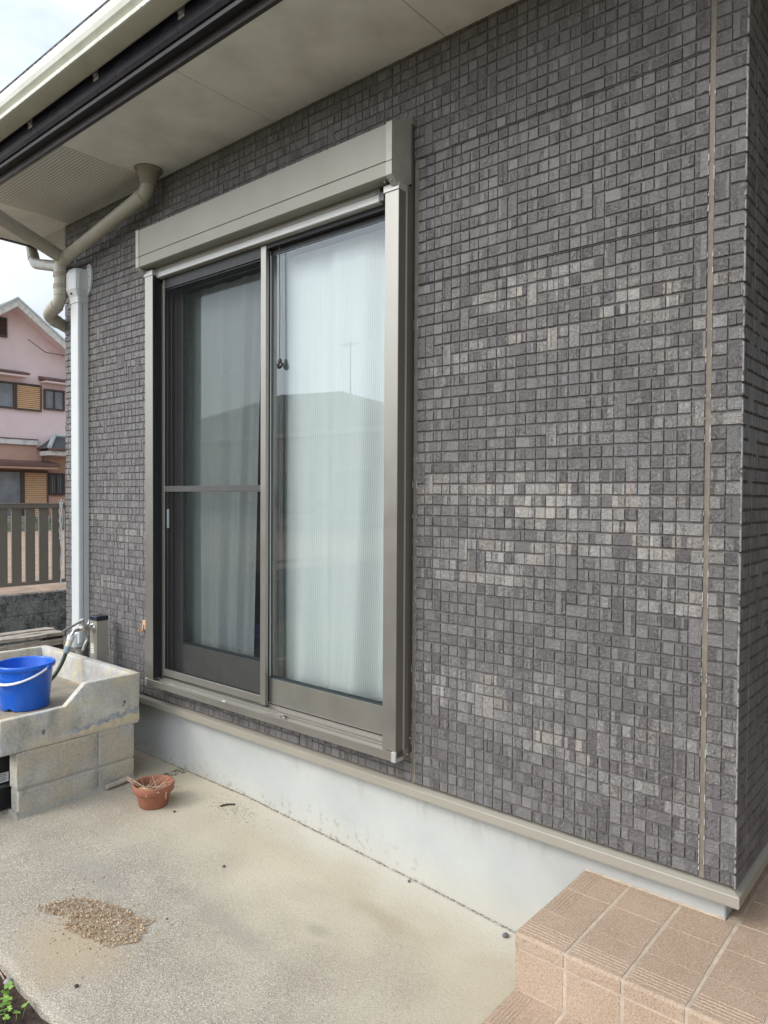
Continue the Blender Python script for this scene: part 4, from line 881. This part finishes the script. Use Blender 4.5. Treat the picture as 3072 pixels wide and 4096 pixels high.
# crumbly gravel patch
poly = [(-1.96, -1.00), (-1.945, -.94), (-1.93, -.89), (-1.87, -.835), (-1.80, -.80), (-1.72, -.785), (-1.63, -.775), (-1.575, -.80), (-1.555, -.845), (-1.575, -.91), (-1.64, -.935), (-1.71, -.965), (-1.76, -.975), (-1.80, -.945), (-1.85, -.95), (-1.90, -.985)]
def inside(x, y, P_):
    r = False; n = len(P_)
    for i in range(n):
        (xa, ya), (xb, yb) = P_[i], P_[(i + 1) % n]
        if (ya > y) != (yb > y) and x < (xb - xa) * (y - ya) / (yb - ya) + xa: r = not r
    return r
rr = random.Random(3); m = MB(); k = 0
while k < 5200:
    x, y = rr.uniform(-2.03, -1.48), rr.uniform(-1.06, -.71); nn = .03 * noise.noise(Vector((x * 14, y * 14, 0))) + .012 * noise.noise(Vector((x * 45, y * 45, 3))); ins = inside(x + nn, y + nn, poly)
    if not ins and rr.random() > .02 + .10 * max(0, 1 - ((x + 1.75) ** 2 / .06 + (y + .89) ** 2 / .02)): continue
    k += 1; s = rr.choice([.0012, .0016, .0018, .0022, .0028, .004]) * rr.uniform(.7, 1.15)
    if rr.random() < .008: s = .0065
    lump(m, (x, y, gz(x, y) + (rr.uniform(0, .007) if ins else 0) + s * .25), s, rr)
tag(m.build('gravel', M['gravel'], fix=False), 'patch of tan crumbly gravel spilled on the concrete yard', 'gravel', kind='stuff')
m = MB(); rr = random.Random(8)
for i in range(520): x = rr.gauss(-2.03, .10); y = rr.gauss(-.10, .05); y = min(y, .025); lump(m, (x, y, gz(x, y) + .0004), rr.uniform(.0008, .0024), rr)
for i in range(620): x = rr.uniform(-2.6, -.70); y = .0325 - abs(rr.gauss(0, .005)); lump(m, (x, y, gz(x, y) + .0005), rr.uniform(.0008, .0026), rr)
for i in range(420): x = rr.uniform(-2.6, -.8); y = rr.uniform(-.7, .02); lump(m, (x, y, gz(x, y) + .0002), rr.uniform(.0006, .0017), rr)
for i in range(220): x = rr.uniform(-2.55, -2.2); y = rr.uniform(-.4, -.1); lump(m, (x, y, gz(x, y) + .0002), rr.uniform(.0008, .0018), rr)
for i in range(260): x = rr.uniform(-3.1, -2.76); y = rr.uniform(-.80, -.66); lump(m, (x, y, gz(x, y) + .0004), rr.uniform(.0012, .0036), rr)
for i in range(160): x = rr.uniform(-2.62, -2.55); y = rr.uniform(-.10, .03); lump(m, (x, y, gz(x, y) + .0004), rr.uniform(.0015, .0045), rr)
tag(m.build('debris', M['debris'], fix=False), 'dark crumbs of dirt scattered along the foundation', 'debris', kind='stuff')
def stone(x, y, s, label, z=None, group=None, mt='stone'):
    bm = bmesh.new(); bmesh.ops.create_icosphere(bm, subdivisions=2, radius=s)
    for v in bm.verts: v.co = v.co * (1 + .25 * noise.noise(v.co * 60 + Vector((x * 9, y * 9, 0)))); v.co.z *= .7; v.co += Vector((x, y, (gz(x, y) if z is None else z) + s * .5))
    mm = MB(); mm.bm(bm, True); tag(mm.build('pebble', M[mt]), label, 'pebble', group)
stone(-.700, -.013, .011, 'dark grey pebble at the foot of the porch corner')
stone(-1.125, .008, .006, 'tiny dark pebble against the middle of the foundation')
stone(-1.70, -.40, .0065, 'small dark pebble alone on the cream concrete')
stone(-1.505, -1.075, .0062, 'brown dirt clod on the grey concrete below the gravel', mt='debris')
stone(-2.215, -.275, .006, 'small tan clod just in front of the flower pot', mt='debris')
stone(-2.56, -.20, .012, 'dark grey stone between the block pier and the flower pot')
stone(-1.688, -1.192, .012, 'pale grey stone on the soil at the concrete edge', z=gz(-1.69, -1.18) - .018, mt='mortar')
m = MB(); m.tube([(-2.655, -.352, .082), (-2.658, -.30, .081), (-2.662, -.238, .083)], .0125, 8, smooth=True); tag(m.build('stick', M['wood']), 'short grey wooden stick lying at the foot of the block pier', 'stick')
m = MB(); m.tube([(-2.10, -.115, gz(-2.1, -.11) + .004), (-2.085, -.085, gz(-2.1, -.11) + .006), (-2.065, -.06, gz(-2.1, -.11) + .004)], .0035, 6); tag(m.build('twig', M['debris']), 'short dark twig lying among crumbs beside the foundation', 'twig')
m = MB(); m.tube([(-1.71, -1.205, .038), (-1.665, -1.212, .040)], .0022, 6); tag(m.build('twig', M['twig']), 'pale thin twig on the dark soil above the clover', 'twig')
# clover
T = thing('clover_weed', (-1.59, -1.215, .01), 'bright green clover growing from the soil at the concrete edge', 'weed')
rr = random.Random(6); lm = MB(); sm_ = MB()
for i in range(34):
    bx, by = rr.uniform(-1.72, -1.52), rr.uniform(-1.31, -1.205); bz = gz(bx, -1.2) - .03; h_ = rr.uniform(.012, .036); tx_, ty_ = bx + rr.uniform(-.02, .02), by + rr.uniform(-.015, .02); c = Vector((tx_, ty_, bz + h_))
    sm_.tube([(bx, by, bz), ((bx + tx_) / 2 + .003, (by + ty_) / 2, bz + h_ * .6), c], .0007, 5)
    tl = Matrix.Rotation(rr.uniform(-.5, .5), 3, 'X') @ Matrix.Rotation(rr.uniform(-.5, .5), 3, 'Y'); s = rr.uniform(.007, .013); o_ = rr.uniform(0, 6.28)
    for k in range(3):
        Rz = Matrix.Rotation(o_ + k * 2.094, 3, 'Z'); q = [(0, 0, 0), (.35, -.48, .04), (.85, -.55, .02), (1.08, -.25, 0), (.95, 0, .06), (1.08, .25, 0), (.85, .55, .02), (.35, .48, .04)]
        lm.raw([c + tl @ (Rz @ (Vector(p) * s)) for p in q], [(0, 1, 2, 3, 4), (0, 4, 5, 6, 7)], False)
lm.build('leaves', M['leaf'], T, fix=False); sm_.build('stems', simple('clover_stem', (.22, .28, .08), .6), T, fix=False)

# ------------------------------------------------------------------ tiled porch
Pp = thing('tiled_porch', (.6, 0, 0), 'salmon granulated tile porch with two steps at the house corner', 'porch')
PX, PY, ZT, ZL = -.445, -.396, .289, .136
m = MB(); m.box(PX + .003, 2.4, PY + .0026, .034, -.1, ZT - .0014, .001); m.box(-.032, 2.4, .030, 3.2, -.1, ZT - .0015, .001); m.box(PX + .003, 2.4, -.8530, PY + .004, -.1, ZL - .0014, .001); m.build('grout_base', M['grout'], Pp)
def tiles(m, nose, yfront, zt, rows, xa=PX, colr=None):
    x = xa; cols = [(xa, -.3065)]; q = -.2975
    while q < 2.3: cols.append((q, q + .141)); q += .150
    for (a_, b_) in cols:
        for k, (ya, yb) in enumerate(rows):
            m.box(a_, b_, ya, yb, zt - .012, zt, .0016)
        # nosing tile: rounded front edge with anti-slip ribs
        y0 = yfront; prof = [(y0 + .1460, zt - .01), (y0 + .1460, zt)]
        for yy_ in (.074, .062, .050, .038, .026):
            prof += [(y0 + yy_ + .004, zt), (y0 + yy_ + .003, zt + .0011), (y0 + yy_ - .001, zt + .0011), (y0 + yy_ - .002, zt)]
        prof += [(y0 + .008, zt), (y0 + .0025, zt - .002), (y0, zt - .008), (y0, zt - .036), (y0 + .001, zt - .037), (y0 + .012, zt - .037)]
        m.extr(prof, a_, b_, 'x')
        m.box(a_, b_, y0 + .0015, y0 + .010, zt - .153 + .002, zt - .043, .0014)
    for i in range(5):                                  # ribs along the left edge tiles
        xx = xa + .012 + .010 * i; 
        for (ya, yb) in rows: m.box(xx, xx + .004, ya + .006, yb - .003, zt - .001, zt + .0008, .0003)
m = MB(); tiles(m, True, PY, ZT, [(-.2495, -.1035), (-.1025, .034)])
q = -.0005
for i in range(8):
    for k in range(8): m.box(.0035 + i * .150, .1445 + i * .150, .0385 + k * .148, .0385 + k * .148 + .1445, ZT - .012, ZT, .0016)
    m.box(.0, .0, 0, 0, 0, 0, 0) if False else None
for k in range(7): m.box(-.030, -.0055, .0645 + k * .148, .0645 + k * .148 + .1445, ZT - .012, ZT, .0014)
m.build('upper_step', M['tile'], Pp)
m = MB(); tiles(m, True, -.855, ZL, [(-.7085, -.5525), (-.5515, PY + .001)]); m.build('lower_step', M['tile'], Pp)
for x0, x1, y0, y1 in ((PX, PX + .003, PY, .034),): m = MB(); m.box(PX - .0005, PX + .008, PY + .002, .0345, -.05, ZT - .013, .001); m.box(PX - .0005, PX + .008, -.853, PY, -.05, ZL - .013, .001); m.build('side_face', M['tile'], Pp)
# ragged mortar line where the porch meets the foundation
m = MB(); n = 90; vs = []
for i in range(n + 1):
    x = PX + (-.033 - PX) * i / n; a_ = .002 * noise.noise(Vector((x * 60, 0, 0))) + .0015 * noise.noise(Vector((x * 160, 4, 0))); vs += [(x, .0345, ZT + .0045 + a_), (x, .029 + a_ * 1.5, ZT + .0012), (x, .029 + a_ * 1.5, ZT - .004)]
m.raw(vs, [(i * 3 + q, i * 3 + q + 1, i * 3 + q + 4, i * 3 + q + 3) for i in range(n) for q in (0, 1)]); m.build('mortar_line', M['grout'], Pp, fix=False)

# ------------------------------------------------------------------ left background: bench, boundary wall, fence, pink house
T = thing('wooden_bench', (-4.56, -.3, .05), 'low bench of split grey weathered boards behind the sink', 'bench')
rr = random.Random(4)
for i, (a_, b_) in enumerate(((-4.715, -4.655), (-4.648, -4.590), (-4.583, -4.520), (-4.513, -4.440))):
    m = MB(); n = 30; vs = []
    for k in range(n + 1):
        y = -1.4 + (1.715 + rr.uniform(-.01, .01) * (k == n)) * k / n; w_ = .004 * noise.noise(Vector((y * 4, i * 5, 0))); zz = .497 + .004 * noise.noise(Vector((y * 5, i * 3, 2))) + (.006 if i == 1 else 0)
        vs += [(a_ + w_, y, zz), (a_ + w_, y, zz - .022), (b_ + w_, y, zz - .022), (b_ + w_, y, zz)]
    m.raw(vs, [(k * 4 + q, k * 4 + (q + 1) % 4, k * 4 + 4 + (q + 1) % 4, k * 4 + 4 + q) for k in range(n) for q in range(4)] + [(0, 1, 2, 3), (n * 4 + 3, n * 4 + 2, n * 4 + 1, n * 4)]); m.build('board', M['wood'], T)
m = MB(); m.box(-4.450, -4.425, -1.4, .30, .415, .455, .003); m.build('apron', M['wood'], T)
m = MB(); m.box(-4.47, -4.44, -1.4, .31, .26, .405, .003); m.box(-4.46, -4.435, -1.4, .31, .07, .24, .003); m.box(-4.70, -4.45, .27, .31, .06, .47, .003); m.build('lower_board', M['darkwood'], T)
for y in (-1.3, .29):
    m = MB(); m.box(-4.71, -4.65, y - .03, y + .03, .05, .475, .003); m.build('leg', M['darkwood'], T)
T = thing('boundary_wall', (-6.5, 2, 0), 'low wall of dark stained concrete blocks under the slatted fence', 'wall')
m = MB()
for j in range(3):
    z1 = .515 - j * .200
    y = -5 + (.0 if j % 2 else .198)
    while y < 8: m.box(-6.57, -6.45, y + .003, y + .396 - .003, max(-.08, z1 - .196), z1, .004); y += .396
m.build('blocks', M['oldblock'], T); m = MB(); m.box(-6.565, -6.453, -5, 8, -.08, .512, 0); m.build('joints', simple('block_joint', (.10, .10, .10), .9), T)
m = MB()
for i in range(900): y = rr.uniform(-2, 3); lump(m, (-6.45 - rr.uniform(0, .10), y, .518), rr.uniform(.003, .010), rr, .5)
m.build('rust_crumbs', simple('rusty_soil_edge', (.30, .16, .07), .95, vs=20, var=.4), T, fix=False)
F = thing('slat_fence', (-6.5, 2, .515), 'taupe aluminium fence of wide vertical slats on the block wall', 'fence')
m = MB(); m.box(-6.475, -6.435, -5, 8, 1.325, 1.372, .003); m.box(-6.478, -6.432, -5, 8, 1.366, 1.374, .002); m.box(-6.47, -6.44, -5, 8, .600, .634, .002); m.build('rail', M['fence'], F)
k = -48
for k in range(-26, 52):
    y = .792 - .036 + .1255 * k + .036; m = MB()
    pr_ = [(-6.452, y), (-6.447, y + .002), (-6.447, y + .009), (-6.449, y + .0105), (-6.447, y + .012), (-6.447, y + .078), (-6.449, y + .0795), (-6.447, y + .081), (-6.447, y + .088), (-6.452, y + .090), (-6.463, y + .090), (-6.463, y)]
    m.extr(pr_, .63, 1.328, 'z'); m.build('slat', M['fence'], F)
for y in (-3.2, -1.2, 3.0, 5.0):
    m = MB(); m.box(-6.53, -6.48, y, y + .05, .45, 1.36, .003); m.build('post', M['fence'], F)
T = thing('tied_string', (-6.44, 1.23, 1.0), 'white vinyl string tied round the fence rail by the house corner', 'string')
m = MB(); rr = random.Random(2)
for dx, l, w_ in ((0, .80, .006), (.012, .62, .004), (-.010, .36, .006)):
    pts = []; n = 14
    for i in range(n + 1): t = i / n; pts.append((-6.436 + .003 * math.sin(i), 1.245 + dx + .005 * math.sin(i * 1.7 + dx * 90), 1.385 - l * t))
    vs = [];
    for p in pts: vs += [(p[0] + .004, p[1] - w_, p[2]), (p[0] + .004, p[1] + w_, p[2])]
    m.raw(vs, [(i * 2, i * 2 + 1, i * 2 + 3, i * 2 + 2) for i in range(n)], True)
for a_ in (.4, 1.4, 2.4, 5.6): m.raw([(-6.434, 1.245, 1.386), (-6.43, 1.245 + .026 * math.cos(a_) - .008, 1.386 + .026 * math.sin(a_)), (-6.43, 1.245 + .032 * math.cos(a_), 1.390 + .032 * math.sin(a_)), (-6.43, 1.245 + .026 * math.cos(a_) + .008, 1.382 + .026 * math.sin(a_))], [(0, 1, 2, 3)])
m.build('strands', M['ribbon'], T, fix=False)
# far low wall seen through the slat gaps
T = thing('garden_wall', (-19, 6, .5), 'low mossy block wall in front of the pink house', 'wall')
m = MB()
for j in range(2):
    y = -4 + .2 * j
    while y < 14: m.box(-19.1, -19, y, y + .39, .5 + .2 * j, .695 + .2 * j, .006); y += .4
m.build('blocks', conc('mossy_block', (.20, .21, .18), (.30, .31, .27), yellow=(.16, .19, .08), sc=30, bd=.006), T)

PHX = -21.5
Ph = thing('pink_house', (-25, 7, .5), 'two-storey pink stucco house with a white-edged gable beyond the fence', 'house')
m = MB(); y0, y1, zp = 2.6, 11.4, 7.08
m.raw([(PHX, y0, 2.93), (PHX, y1, 2.93), (PHX, y1, 3.9), (PHX, 7.0, 6.92), (PHX, y0, 3.9), (PHX - 9, y0, 2.93), (PHX - 9, y1, 2.93), (PHX - 9, y1, 3.9), (PHX - 9, 7.0, 6.92), (PHX - 9, y0, 3.9)], [(0, 1, 2, 3, 4), (5, 6, 7, 8, 9), (0, 4, 9, 5), (1, 2, 7, 6)]); m.build('upper_wall', M['pink'], Ph)
m = MB(); m.box(PHX - 9, PHX + .02, 2.55, 11.45, .4, 2.93, 0); m.build('lower_wall', M['peach'], Ph)
m = MB(); m.box(PHX - .1, PHX + .10, 2.5, 7.735, 2.93, 3.09, .01); m.build('band', M['barge'], Ph)
m = MB(); m.box(PHX - .1, PHX + .12, 2.5, 7.75, 3.09, 3.115, .005); m.build('band_capping', M['maroon'], Ph)
# roof planes and white barge boards
sl_ = (7.06 - 5.90) / (8.615 - 7.02)
def rp_(y, off=0): return 7.08 - abs(y - 7.0) * sl_ + off
m = MB(); ov = .45
for s in (-1, 1):
    ye = 7 + s * 4.9
    m.raw([(PHX + ov, 7, 7.12), (PHX + ov, ye, rp_(ye) + .04), (PHX - 9.4, ye, rp_(ye) + .04), (PHX - 9.4, 7, 7.12), (PHX + ov, 7, 7.04), (PHX + ov, ye, rp_(ye) - .04), (PHX - 9.4, ye, rp_(ye) - .04), (PHX - 9.4, 7, 7.04)], [(0, 1, 2, 3), (4, 5, 6, 7), (0, 1, 5, 4), (1, 2, 6, 5)])
m.build('roof', M['rooftile'], Ph)
m = MB()
for s in (-1, 1):
    ye = 7 + s * 4.9; x0, x1 = PHX + ov, PHX + ov + .05
    a_ = [(7, 7.075), (ye, rp_(ye) - .005), (ye, rp_(ye) - .215), (7, 6.865)]
    m.raw([(x0, *p) for p in a_] + [(x1, *p) for p in a_], [(0, 1, 2, 3), (4, 5, 6, 7), (0, 1, 5, 4), (1, 2, 6, 5), (2, 3, 7, 6)])
m.build('barge_board', M['barge'], Ph)
m = MB()
for s in (-1, 1):
    ye = 7 + s * 4.9; x0, x1 = PHX + ov - .02, PHX + ov + .08; a_ = [(7, 7.135), (ye, rp_(ye) + .055), (ye, rp_(ye) - .005), (7, 7.075)]
    m.raw([(x0, *p) for p in a_] + [(x1, *p) for p in a_], [(0, 1, 2, 3), (4, 5, 6, 7), (0, 1, 5, 4), (2, 3, 7, 6)])
m.build('roof_edge', M['ridge'], Ph)
m = MB(); m.raw([(PHX + ov, 7, 6.90), (PHX + ov, 11.9, rp_(11.9) - .18), (PHX, 11.9, rp_(11.9) - .18), (PHX, 7, 6.90), (PHX + ov, 2.1, rp_(2.1) - .18), (PHX, 2.1, rp_(2.1) - .18)], [(0, 1, 2, 3), (0, 3, 5, 4)]); m.build('verge_soffit', M['pink'], Ph, fix=False)
def win(y0, y1, z0, z1, name='window', mull=None, bars=0, louv=None):
    m = MB(); t_ = .05; x0, x1 = PHX, PHX + .07
    if z1 < 2.9: x0, x1 = PHX + .02, PHX + .09
    m.box(x0, x1, y0, y0 + t_, z0, z1, .004); m.box(x0, x1, y1 - t_, y1, z0, z1, .004); m.box(x0, x1, y0 + t_, y1 - t_, z0, z0 + t_, .004); m.box(x0, x1, y0 + t_, y1 - t_, z1 - t_, z1, .004)
    if mull: m.box(x0, x1 - .01, mull - .02, mull + .02, z0 + t_, z1 - t_, .003)
    for i in range(bars): yy_ = y0 + (y1 - y0) * (i + 1) / (bars + 1); m.box(x1, x1 + .02, yy_ - .008, yy_ + .008, z0, z1, 0)
    o = m.build(name, M['brownframe'], Ph); m = MB()
    if louv:
        n = int((z1 - z0 - 2 * t_) / .055)
        for i in range(n): zz = z0 + t_ + (z1 - z0 - 2 * t_) * i / n; m.extr([(x0, zz), (x1 - .01, zz), (x1 + .005, zz + .018), (x0 + .02, zz + .048)], y0 + t_, y1 - t_, 'y')
        m.build('louvre', louv, o)
    else: m.box(x0, x0 + .02, y0 + t_, y1 - t_, z0 + t_, z1 - t_, 0); m.build('pane', M['glass_far'], o)
win(5.3, 7.105, 3.966, 4.74, mull=6.2); win(7.11, 7.875, 3.955, 4.75, 'shutter', louv=M['shutterlouv']); win(7.947, 8.580, 4.035, 4.66, mull=8.26)
win(5.5, 7.30, .6, 2.17, mull=6.3); win(7.305, 8.055, .6, 2.18, 'shutter', louv=M['shutterlouv']); win(8.08, 8.567, 1.45, 2.12, bars=7, mull=8.3); win(5.4, 6.895, 6.01, 6.575, 'gable_vent', louv=M['maroon'])
def ledge(y0, y1, z, d=.5, col='maroon', th=.05, name='canopy'):
    m = MB(); m.extr([(PHX, z + .10), (PHX + d, z), (PHX + d, z - th), (PHX, z - .02)], y0, y1, 'y'); o = m.build(name, M[col], Ph); m = MB(); m.box(PHX, PHX + d - .03, y0 + .04, y1 - .06, z - th - .07, z - th - .01, .003); m.build('underside', M['pink'] if z > 3 else M['peach'], o)
ledge(4.8, 7.37, 5.00, .45); ledge(7.80, 9.2, 4.93, .40); ledge(4.9, 8.10, 2.38, .75, th=.10)

m = MB(); m.tube([(PHX + .02, 8.63, 5.75), (PHX + .25, 7.9, 5.72), (PHX + .45, 7.3, 5.98)], .012, 5); m.tube([(PHX + .04, 7.90, 2.45), (PHX + .04, 7.90, 2.93)], .012, 5); m.split('cable', M['brownframe'], Ph)
# small hipped porch roof to the right, and the rear wing with its mossy roof
m = MB(); a_ = [(PHX + .9, 7.72, 2.83), (PHX + .9, 10.5, 2.83), (PHX, 10.5, 3.25), (PHX, 8.28, 3.25)]; m.raw(a_ + [(PHX, 7.72, 2.83)], [(0, 1, 2, 3), (0, 3, 4)]); m.build('porch_roof', M['greyroof'], Ph, fix=False)
m = MB(); m.tube([(PHX + .92, 7.70, 2.86), (PHX + .0, 8.28, 3.27)], .07, 6); m.tube([(PHX, 8.28, 3.27), (PHX, 10, 3.27)], .05, 6); m.build('porch_ridge', M['ridge'], Ph)
m = MB(); m.box(PHX + .86, PHX + .94, 7.68, 10.5, 2.76, 2.83, .01); m.build('porch_gutter', M['maroon'], Ph); m = MB(); m.box(PHX + .1, PHX + .84, 7.78, 10.5, 2.62, 2.76, .01); m.build('porch_fascia', M['barge'], Ph)
m = MB(); m.raw([(-26, 7.9, 7.55), (-30, 7.9, 7.8), (-30, 13, 5.2), (-23.4, 13, 4.9), (-24.2, 8.8, 7.25)], [(0, 1, 2, 3, 4)]); m.build('rear_roof', M['rooftile'], Ph, fix=False)

# ------------------------------------------------------------------ house across the yard (seen mirrored in the glass)
N = thing('hip_roof_house', (-18, -17, 0), 'grey hip-roofed house across the yard, mirrored in the window glass', 'house')
m = MB(); m.box(-27, -12.9, -20.5, -13.5, -.1, 3.25, 0); m.build('wall', M['beigewall'], N)
m = MB(); e0, e1, f0, f1, ze = -28, -12.2, -21.2, -12.9, 3.35
m.raw([(e0, f1, ze), (e1, f1, ze), (e1, f0, ze), (e0, f0, ze), (-20.6, -16.6, 5.35), (-17.3, -16.6, 5.2)], [(0, 1, 5, 4), (1, 2, 5), (2, 3, 4, 5), (3, 0, 4)]); m.raw([(e0, f1, ze), (e1, f1, ze), (e1, f0, ze), (e0, f0, ze)], [(0, 1, 2, 3)]); m.build('roof', M['greyroof'], N, fix=False)
m = MB(); m.box(e0, e1, f1, f1 + .12, ze - .10, ze + .03, .01); m.box(e1, e1 + .12, f0, f1, ze - .10, ze + .03, .01); m.build('gutter', M['barge'], N)
m = MB(); 
for x in (-25, -21, -17, -14.6): m.box(x, x + 1.5, -13.5, -13.42, .9, 2.2, .01)
m.build('window', M['glass_far'], N)
m = MB(); m.tube([(-16.9, -16.6, 4.9), (-16.9, -16.6, 6.9)], .025, 8); m.tube([(-17.3, -16.6, 6.8), (-16.5, -16.6, 6.8)], .012, 6)
for i in range(5): m.tube([(-17.25 + .17 * i, -16.85, 6.8), (-17.25 + .17 * i, -16.35, 6.8)], .008, 6)
m.build('antenna', M['zinc'], N)
